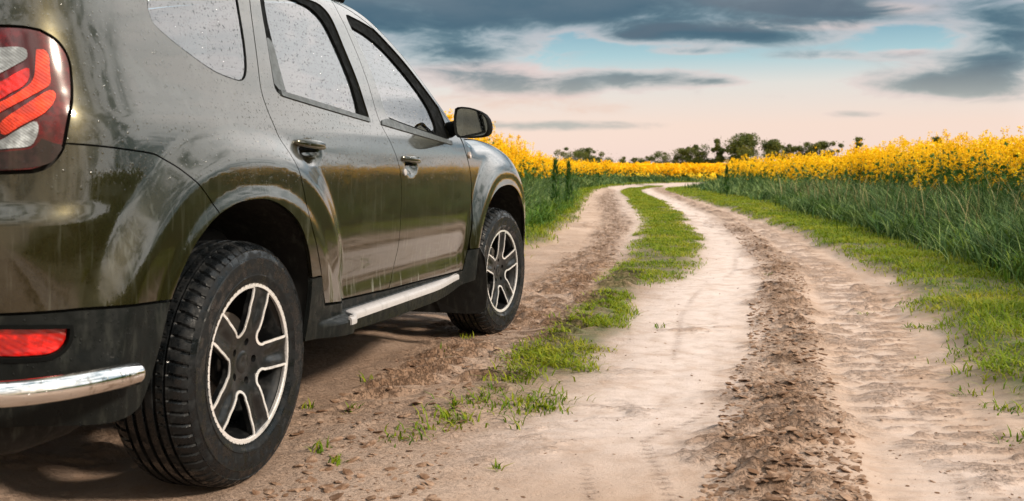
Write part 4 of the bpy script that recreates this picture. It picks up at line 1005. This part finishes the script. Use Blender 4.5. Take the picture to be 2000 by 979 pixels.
turf(12000, lambda b_: stl(b_), lambda b_: str_(b_), 26, 60, .05, .09, 1.0, None, 1.3, parts)
stuff_mesh('centre_grass_strip', parts, mt_turf)
# little leafy sprouts on the bare sand
parts = []
spots = [(-.14,3.72,10,.05),(-.05,3.66,12,.06),(-.22,3.5,7,.04),(-.30,3.3,5,.035),(.02,3.74,9,.05),(.10,3.72,6,.04),(.09,3.64,8,.05),(-.08,3.9,8,.05),(-.19,3.42,6,.03),(-.38,3.22,6,.035),(.33,4.3,3,.03),(.28,4.6,3,.02)]
for (u, v, nn, rr_) in [(1940,795,5,.03),(1980,805,4,.03),(1895,765,5,.03),(1870,700,9,.06),(1820,645,8,.05),(1790,600,8,.05),(1780,640,5,.03),(1910,690,9,.06),(1850,650,6,.05),(1995,855,4,.03),(1690,610,3,.02),(720,740,3,.015),(690,800,3,.015),(625,880,4,.02),(660,905,3,.015),(600,790,2,.015),(880,800,6,.03),(1065,795,4,.02),(1010,830,3,.02),(870,700,4,.03),(915,660,3,.02),(1500,540,3,.02),(1310,520,4,.03),(1285,640,2,.02),(970,920,2,.01)]:
    b_ = 1930*CAMZ/(v-336); spots.append(((u-1000)/1930*b_, b_, nn, rr_))
for a0, b0, nn, sp in spots:
    n = nn*5; a_ = a0+r.normal(0, sp, n); b_ = b0+r.normal(0, sp*1.3, n); X_, Y_ = W2(a_, b_)
    parts.append(blades(X_, Y_, height(a_, b_)-.003, .015+.035*r.random(n), .006+.006*r.random(n), .3+1.3*r.random(n), r.random(n)*6.283, np.clip(r.random(n)*.8, 0, 1), nseg=2))
stuff_mesh('weed_sprouts', parts, mt_turf)
# tall grass banks
parts = []
def tall(n, f0, f1, b0, b1, h0, h1, pw, wf=1., lean0=.35):
    nc = max(1, n//38); ac, bc = scatter(nc, f0, f1, b0, b1, pw); idx = r.integers(0, nc, n); sp = .10+.004*bc[idx]
    a_ = ac[idx]+r.normal(0, 1, n)*sp; b_ = bc[idx]+r.normal(0, 1, n)*sp; X_, Y_ = W2(a_, b_); k = keep_out_car(a_, b_)
    a_, b_, X_, Y_, idx = a_[k], b_[k], X_[k], Y_[k], idx[k]; n = len(a_)
    hc = (h0+(h1-h0)*r.random(nc))[idx]*(.80+.5*fbm(X_*.9, Y_*.9, 2, 67)); edge_ = np.clip((a_-f0(b_))/np.maximum(f1(b_)-f0(b_), .1), 0, 1)
    if f0 is lt0: edge_ = 1-edge_
    Hh = hc*(.55+.45*r.random(n))*(.55+.5*smooth(edge_, 0, .45)); yc = (r.random(nc)*6.283)[idx]; ya = yc+r.normal(0, 1.3, n)
    tone = np.clip(.20-.06+.50*fbm(X_*1.2, Y_*1.2, 3, 66)+.40*(r.random(n)-.45)+(r.random(nc)[idx]-.5)*.40+(r.random(n) < .14)*.55, 0, 1)
    parts.append(blades(X_, Y_, height(a_, b_)-.01, Hh, (.006+.006*r.random(n))*(1+.05*np.maximum(b_-6, 0))*wf, lean0+.9*r.random(n), ya, tone, nseg=4))
lt0 = lambda b_: lroad(b_)-2.6
lt1 = lambda b_: lroad(b_)-.75
rt0 = lambda b_: rtall(b_)-.05
rt1 = lambda b_: rtall(b_)+2.3
tall(42000, rt0, rt1, 3.0, 22, .45, .86, 1.2, 1.15); tall(12000, rt0, rt1, 20, 60, .55, .85, 1.1, 1.5); tall(7000, rt0, rt1, -12, 4, .5, .8, 1.0, 1.5)
tall(17000, lt0, lt1, 11, 30, .55, .90, 1.1, 1.3); tall(9000, lt0, lt1, 28, 82, .6, .85, 1.0, 1.8)
stuff_mesh('tall_grass', parts, mt_tall)
# broad-leaved weeds and dry stalks in front of the tall grass
parts = []
for f_, b0_, b1_, nc in ((lambda b_: rtall(b_)+.42, 3.5, 26, 300), (lambda b_: lroad(b_)-.75, 11, 34, 190)):
    bc = b0_+(b1_-b0_)*r.random(nc)**1.4; ac = f_(bc)+(r.random(nc)**1.3*.9-.45)*(1 if b0_ == 3.5 else -1); per = 34; idx = np.repeat(np.arange(nc), per); n = len(idx)
    hc = .10+.26*r.random(nc)+.12*smooth((ac-f_(bc))*(1 if b0_ == 3.5 else -1), -.2, .5); a_ = ac[idx]+r.normal(0, .075, n); b_ = bc[idx]+r.normal(0, .075, n); X_, Y_ = W2(a_, b_)
    z = height(a_, b_)+hc[idx]*.55*r.random(n); parts.append(blades(X_, Y_, z, hc[idx]*(.35+.5*r.random(n)), .010+.014*r.random(n), .6+1.2*r.random(n), r.random(n)*6.283, np.clip(r.random(nc)[idx]*.6+.25*r.random(n), 0, 1), nseg=3))
stuff_mesh('verge_weeds', parts, mt_weed)
parts = []
n = 380; bc = 4+24*r.random(n)**1.3; ac = rtall(bc)+.1+1.5*r.random(n); X_, Y_ = W2(ac, bc)
parts.append(blades(X_, Y_, height(ac, bc), .45+.5*r.random(n), .004+.0006*bc, .1+.5*r.random(n), r.random(n)*6.283, r.random(n), nseg=3))
stuff_mesh('dry_stalks', parts, mt_dry)

# ------------------------------------------------------------------ rapeseed in flower
def quads(C, size, tone, seed, flat=0.):
    q = np.random.default_rng(seed); n = len(C); u = q.normal(0, 1, (n, 3)); u[:,2] *= 1-flat; u /= np.linalg.norm(u, axis=1, keepdims=True); v = np.cross(u, q.normal(0, 1, (n, 3))); v /= np.linalg.norm(v, axis=1, keepdims=True)
    s = size[:,None]*.5
    V = np.stack([C-u*s, C-v*s*.8, C+u*s, C+v*s*.8], 1).reshape(-1, 3); F = np.arange(4*n).reshape(-1, 4); return V, F, np.repeat(tone, 4), np.zeros(4*n)
def rape(a_, b_, nr, nf, fs, nl, ls, seed, yel, grn, hscale=1.0):
    q = np.random.default_rng(seed); n = len(a_)
    if n == 0: return
    X_, Y_ = W2(a_, b_); Z_ = height(a_, b_)
    Hp = (1.10+.26*fbm(X_*.35, Y_*.35, 2, 71)+.16*q.normal(0, 1, n).clip(-1.6, 1.9))*hscale
    # racemes
    R0 = np.repeat(np.arange(n), nr); m_ = len(R0); an = q.random(m_)*6.283; rad = .22*np.sqrt(q.random(m_)); dz = -.46*q.random(m_)**1.25
    rc = np.stack([X_[R0]+rad*np.cos(an), Y_[R0]+rad*np.sin(an), Z_[R0]+Hp[R0]+dz], 1)
    G0 = np.repeat(np.arange(m_), nf); g = len(G0); w_ = .012+.20*fs
    C = rc[G0]+np.stack([q.normal(0, w_, g), q.normal(0, w_, g), q.uniform(-.05, .05, g)+q.normal(0, w_*.4, g)], 1)
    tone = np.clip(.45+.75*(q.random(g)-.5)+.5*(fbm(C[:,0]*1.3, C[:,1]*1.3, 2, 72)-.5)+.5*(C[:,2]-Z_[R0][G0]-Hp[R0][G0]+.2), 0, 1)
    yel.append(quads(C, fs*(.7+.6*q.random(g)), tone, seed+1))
    # stems as narrow blades, one per raceme
    k = q.random(m_) < (1.0 if nl > 10 else .4); z0 = Z_[R0][k]+.25; top = rc[k][:,2]
    dx, dy = rc[k][:,0]-X_[R0][k], rc[k][:,1]-Y_[R0][k]; Hh = top-z0; ln = np.hypot(dx, dy)/np.maximum(Hh, .1)
    grn.append(blades(X_[R0][k], Y_[R0][k], z0, Hh*1.02, np.full(k.sum(), .006+.10*fs*.5), ln, np.arctan2(dy, dx), np.clip(q.random(k.sum())*.6+.2, 0, 1), nseg=2))
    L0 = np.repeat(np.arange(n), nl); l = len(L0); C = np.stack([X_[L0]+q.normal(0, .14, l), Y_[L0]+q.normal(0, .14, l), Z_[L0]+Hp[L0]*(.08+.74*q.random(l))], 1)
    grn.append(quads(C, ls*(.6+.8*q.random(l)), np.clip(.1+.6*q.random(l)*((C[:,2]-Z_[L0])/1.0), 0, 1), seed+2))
yel, grn = [], []
def fld(n, f0, f1, b0, b1, pw=1.0): return scatter(n, f0, f1, b0, b1, pw)
rf0 = lambda b_: rtall(b_)+1.55
def in_bloom(a_, b_): return a_ < .60*b_+1.0
def zone(n, f0, f1, b0, b1, pw=1.0, cond=None):
    a_, b_ = scatter(n, f0, f1, b0, b1, pw)
    if cond is not None: k = cond(a_, b_); a_, b_ = a_[k], b_[k]
    return a_, b_
a_, b_ = zone(2400, rf0, lambda b_: rf0(b_)+8.0, 8.5, 24, .9, in_bloom); rape(a_, b_, 9, 16, .029, 38, .060, 101, yel, grn)
a_, b_ = zone(4200, rf0, lambda b_: rf0(b_)+.35*b_+5, 22, 56, 1.0, in_bloom); rape(a_, b_, 8, 7, .052, 10, .10, 103, yel, grn)
a_, b_ = zone(3000, lambda b_: rf0(b_), lambda b_: rf0(b_)+9.0, -14, 30, 1.0, lambda a_, b_: ~in_bloom(a_, b_)); rape(a_, b_, 1, 2, .03, 26, .16, 105, yel, grn)
lf1 = lambda b_: lroad(b_)-1.7
a_, b_ = zone(1500, lambda b_: lf1(b_)-5, lf1, 12.5, 30, 1.0); rape(a_, b_, 9, 14, .034, 18, .07, 107, yel, grn, 1.15)
a_, b_ = zone(2800, lambda b_: lf1(b_)-.10*b_-4, lf1, 28, 66, 1.0); rape(a_, b_, 7, 7, .058, 9, .12, 109, yel, grn, 1.05)
def fmask(a_, b_): return ((a_ < lroad(b_)-2.2) | (a_ > rtall(b_)+2.0)) & (np.abs(a_) < .75*b_+20)
# far field: the band of plants facing the bend, then the open field beyond
a_, b_ = zone(12000, lambda b_: b_*0-6, lambda b_: b_*0+60, 60, 108, 1.3, fmask); rape(a_, b_, 6, 6, .12, 5, .18, 111, yel, grn)
a_, b_ = zone(14000, lambda b_: -.15*b_-10, lambda b_: b_*.62, 80, 290, 1.25, fmask); rape(a_, b_, 3, 5, .26, 0, .35, 113, yel, grn)
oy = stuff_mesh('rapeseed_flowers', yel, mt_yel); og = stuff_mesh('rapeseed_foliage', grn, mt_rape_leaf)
# dense canopy of the same crop where single plants no longer show
ca_ = np.arange(-80, 340, 1.6); cb_ = np.concatenate([np.arange(34, 110, 1.2), np.arange(110, 330, 3.0)]); CA, CB = np.meshgrid(ca_, cb_)
inside = ((CA < lroad(CB)-3.2-2*(CB > 55)) | ((CA > rtall(CB)+3.4) & ((CB < 48) | (CB > 120) | (CA > rtall(CB)+14)) & (CA < .6*CB+3))); X_, Y_ = W2(CA, CB)
CZ = terr(CA, CB)+.70+.40*smooth(CB, 80, 170)+.22*fbm(X_*1.1, Y_*1.1, 3, 81); CZ = np.where(inside, CZ, terr(CA, CB)+.1)
n1_, n2_ = CA.shape; i, j = np.meshgrid(np.arange(n1_-1), np.arange(n2_-1), indexing='ij'); k = (inside[:-1,:-1] | inside[1:,1:]).ravel()
Fc = np.stack([i*n2_+j, i*n2_+j+1, (i+1)*n2_+j+1, (i+1)*n2_+j], -1).reshape(-1, 4)[k]
mcn, t, b = principled('crop_canopy', (.6,.35,.02), .8, spec=.1); co = t.node('ShaderNodeNewGeometry').outputs['Position']
t.put(b.inputs['Base Color'], t.mix(t.ss(t.noise(co, 2.2, 5, .7), .40, .62), (.42,.30,.010), (.90,.56,.008)))
o = link('rapeseed_canopy', raw_mesh('rapeseed_canopy', np.stack([X_, Y_, CZ], -1).reshape(-1, 3), Fc), None, mcn); tag(o, kind='stuff')

# ------------------------------------------------------------------ tall dark weeds on the verges
def weed(a0, b0, H, label):
    X0, Y0 = W2(a0, b0); z0 = float(height(np.array([a0]), np.array([b0]))[0])
    e = empty('tall_weed', label, 'plant', (X0, Y0, z0), 'tall dark weeds on the verges'); q = np.random.default_rng(int(b0*10))
    n = 260; u = q.random(n)**.9; an = q.random(n)*6.283; rr_ = .02+.06*(1-u)
    V, F, tn, _ = blades(rr_*np.cos(an), rr_*np.sin(an), .04+u*(H-.22), .10+.16*q.random(n)*(1.2-u), .014+.018*q.random(n), .2+.9*q.random(n), an+q.normal(0, .6, n), np.clip(q.random(n)*.6, 0, 1), nseg=3)
    me = raw_mesh('foliage', V, F); at = me.attributes.new('tone', 'FLOAT', 'POINT'); at.data.foreach_set('value', tn.astype(np.float32)); link('foliage', me, e, mt_rape_leaf)
    V, F = tube([(0, 0, 0), (.01, 0, H*.5), (0, .01, H*.96)], [.012, .009, .004], 6); solid('stem', V, F, M_stem, e)
M_stem, t, b = principled('weed_stem', (.05,.09,.03), .7)
weed(.86, 19.5, 1.22, 'taller of two dark leafy weed spikes on the left verge, nearer the camera')
weed(1.26, 22.0, 1.20, 'dark leafy weed spike beside the left track, nearer the road than its twin')
weed(6.85, 31.5, 1.15, 'single dark weed spike rising over grass on the inside of the bend')

# ------------------------------------------------------------------ trees along the far edge of the field
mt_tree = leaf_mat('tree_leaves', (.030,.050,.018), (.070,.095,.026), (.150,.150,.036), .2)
mbark, t, b = principled('bark', (.06,.048,.035), .9)
def tree(u, v, wpx, b0, kind, label, seed):
    a0 = (u-1000)/1930*b0; top = CAMZ+(336-v)/1930*b0; zg = float(terr(0, b0)); H = (top-zg)*1.10; Wd = wpx/1930*b0*1.7
    X0, Y0 = W2(a0, b0); e = empty('tree' if H > 3.6 else 'bush', label, 'tree' if H > 3.6 else 'bush', (X0, Y0, zg), 'trees along the far edge of the field'); q = np.random.default_rng(seed)
    nc = {'round': 22, 'loose': 17, 'slim': 13, 'bush': 14}[kind]; cl = []
    for k in range(nc):
        hz = q.random(); zz = H*(.10+.80*hz**1.15) if kind != 'slim' else H*(.15+.80*hz)
        wid = (1-.72*abs(hz-.32)**1.0) if kind in ('round', 'bush') else (.55+.5*q.random())
        rr_ = Wd*.40*wid*math.sqrt(q.random()); an = q.random()*6.283
        cl.append((rr_*math.cos(an), rr_*math.sin(an), zz, (Wd*.15+H*.05)*(.55+.7*q.random())*(1 if kind in ('round', 'bush') else .72)))
    cl.append((q.normal(0, Wd*.06), 0, H*.91, H*.10))
    C, tn = [], []
    for x, y, z, s in cl:
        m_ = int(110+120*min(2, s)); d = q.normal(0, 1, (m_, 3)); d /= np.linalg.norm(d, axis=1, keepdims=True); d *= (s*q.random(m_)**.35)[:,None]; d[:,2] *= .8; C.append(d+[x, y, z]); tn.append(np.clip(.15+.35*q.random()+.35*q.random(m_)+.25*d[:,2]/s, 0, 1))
    # stray twigs give a ragged outline
    m_ = 50; an = q.random(m_)*6.283; rr_ = Wd*.55*np.sqrt(q.random(m_)); C.append(np.stack([rr_*np.cos(an), rr_*np.sin(an), H*(.15+.86*q.random(m_)**.8)], 1)); tn.append(q.random(m_)*.6)
    C = np.vstack(C); C[:,2] = np.clip(C[:,2], .2, H*1.02); tn = np.concatenate(tn)
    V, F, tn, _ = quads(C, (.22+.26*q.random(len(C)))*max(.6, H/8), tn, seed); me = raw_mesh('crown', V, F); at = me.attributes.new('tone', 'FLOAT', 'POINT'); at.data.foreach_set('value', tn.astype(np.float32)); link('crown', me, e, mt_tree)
    g = [tube([(0, 0, -.3), (.05*H*.3, 0, H*.3), (q.normal(0, .2), 0, H*.62)], [H*.028, H*.020, H*.008], 7)]
    for x, y, z, s in cl[::2]: g.append(tube([(0, 0, H*.22), (x*.5, y*.5, (z+H*.25)/2), (x, y, z)], [H*.012, H*.007, H*.003], 5))
    V, F = joinVF(*g); solid('trunk', V, F, mbark, e)
TR = [(1107,291,40,262,'loose','ragged small tree just beside the left flower bank, leftmost of the tree line'),
      (1128,300,46,258,'bush','dense dark low bush between the two ragged trees at the left end'),
      (1147,293,30,262,'loose','thin-topped tree with an open crown above the dark low bush on the left'),
      (1163,297,26,268,'slim','narrow sparse tree leaning right of the thin-topped one on the left'),
      (1178,303,44,262,'bush','low spreading bush tapering off right of the left tree group'),
      (1221,308,24,270,'bush','small rounded bush standing alone left of the road bend'),
      (1238,310,14,272,'bush','tiny bush touching the lone rounded one above the bend'),
      (1259,307,28,272,'bush','pale low bush left of the wide twiggy shrub'),
      (1296,300,44,270,'loose','wide twiggy shrub with bare gaps above the road bend'),
      (1332,294,28,268,'round','dark compact tree at the left of the central group'),
      (1347,290,24,272,'loose','thin tree with a see-through crown behind the compact one'),
      (1364,286,36,266,'round','broad-shouldered tree of the central group with a dark lower crown'),
      (1398,276,32,262,'slim','slender tall tree with a twisted open crown left of the biggest tree'),
      (1432,292,24,270,'bush','low bush filling the foot of the biggest tree on its left'),
      (1455,268,62,258,'round','biggest tree of the line with a full rounded crown'),
      (1505,279,34,264,'round','mid-sized tree with a pointed crown right of the biggest one'),
      (1540,286,30,268,'loose','loose airy tree rising over the flowers right of the pointed one'),
      (1572,283,34,266,'bush','dark bushy tree half hidden by the blossom'),
      (1600,281,34,264,'round','rounded tree whose top just clears the yellow flowers'),
      (1630,281,28,262,'loose','thin forked tree at the right end of the long group'),
      (1678,273,16,255,'slim','single narrow tree poking above the flowers, apart from the group'),
      (1832,272,22,250,'bush','dark treetop showing behind the tall blossom, left of the last one'),
      (1962,276,22,250,'bush','rightmost dark treetop showing behind the tall blossom')]
for k, (u, v, wp, b0, kd, lb) in enumerate(TR): tree(u, v, wp, b0, kd, lb, 300+k)
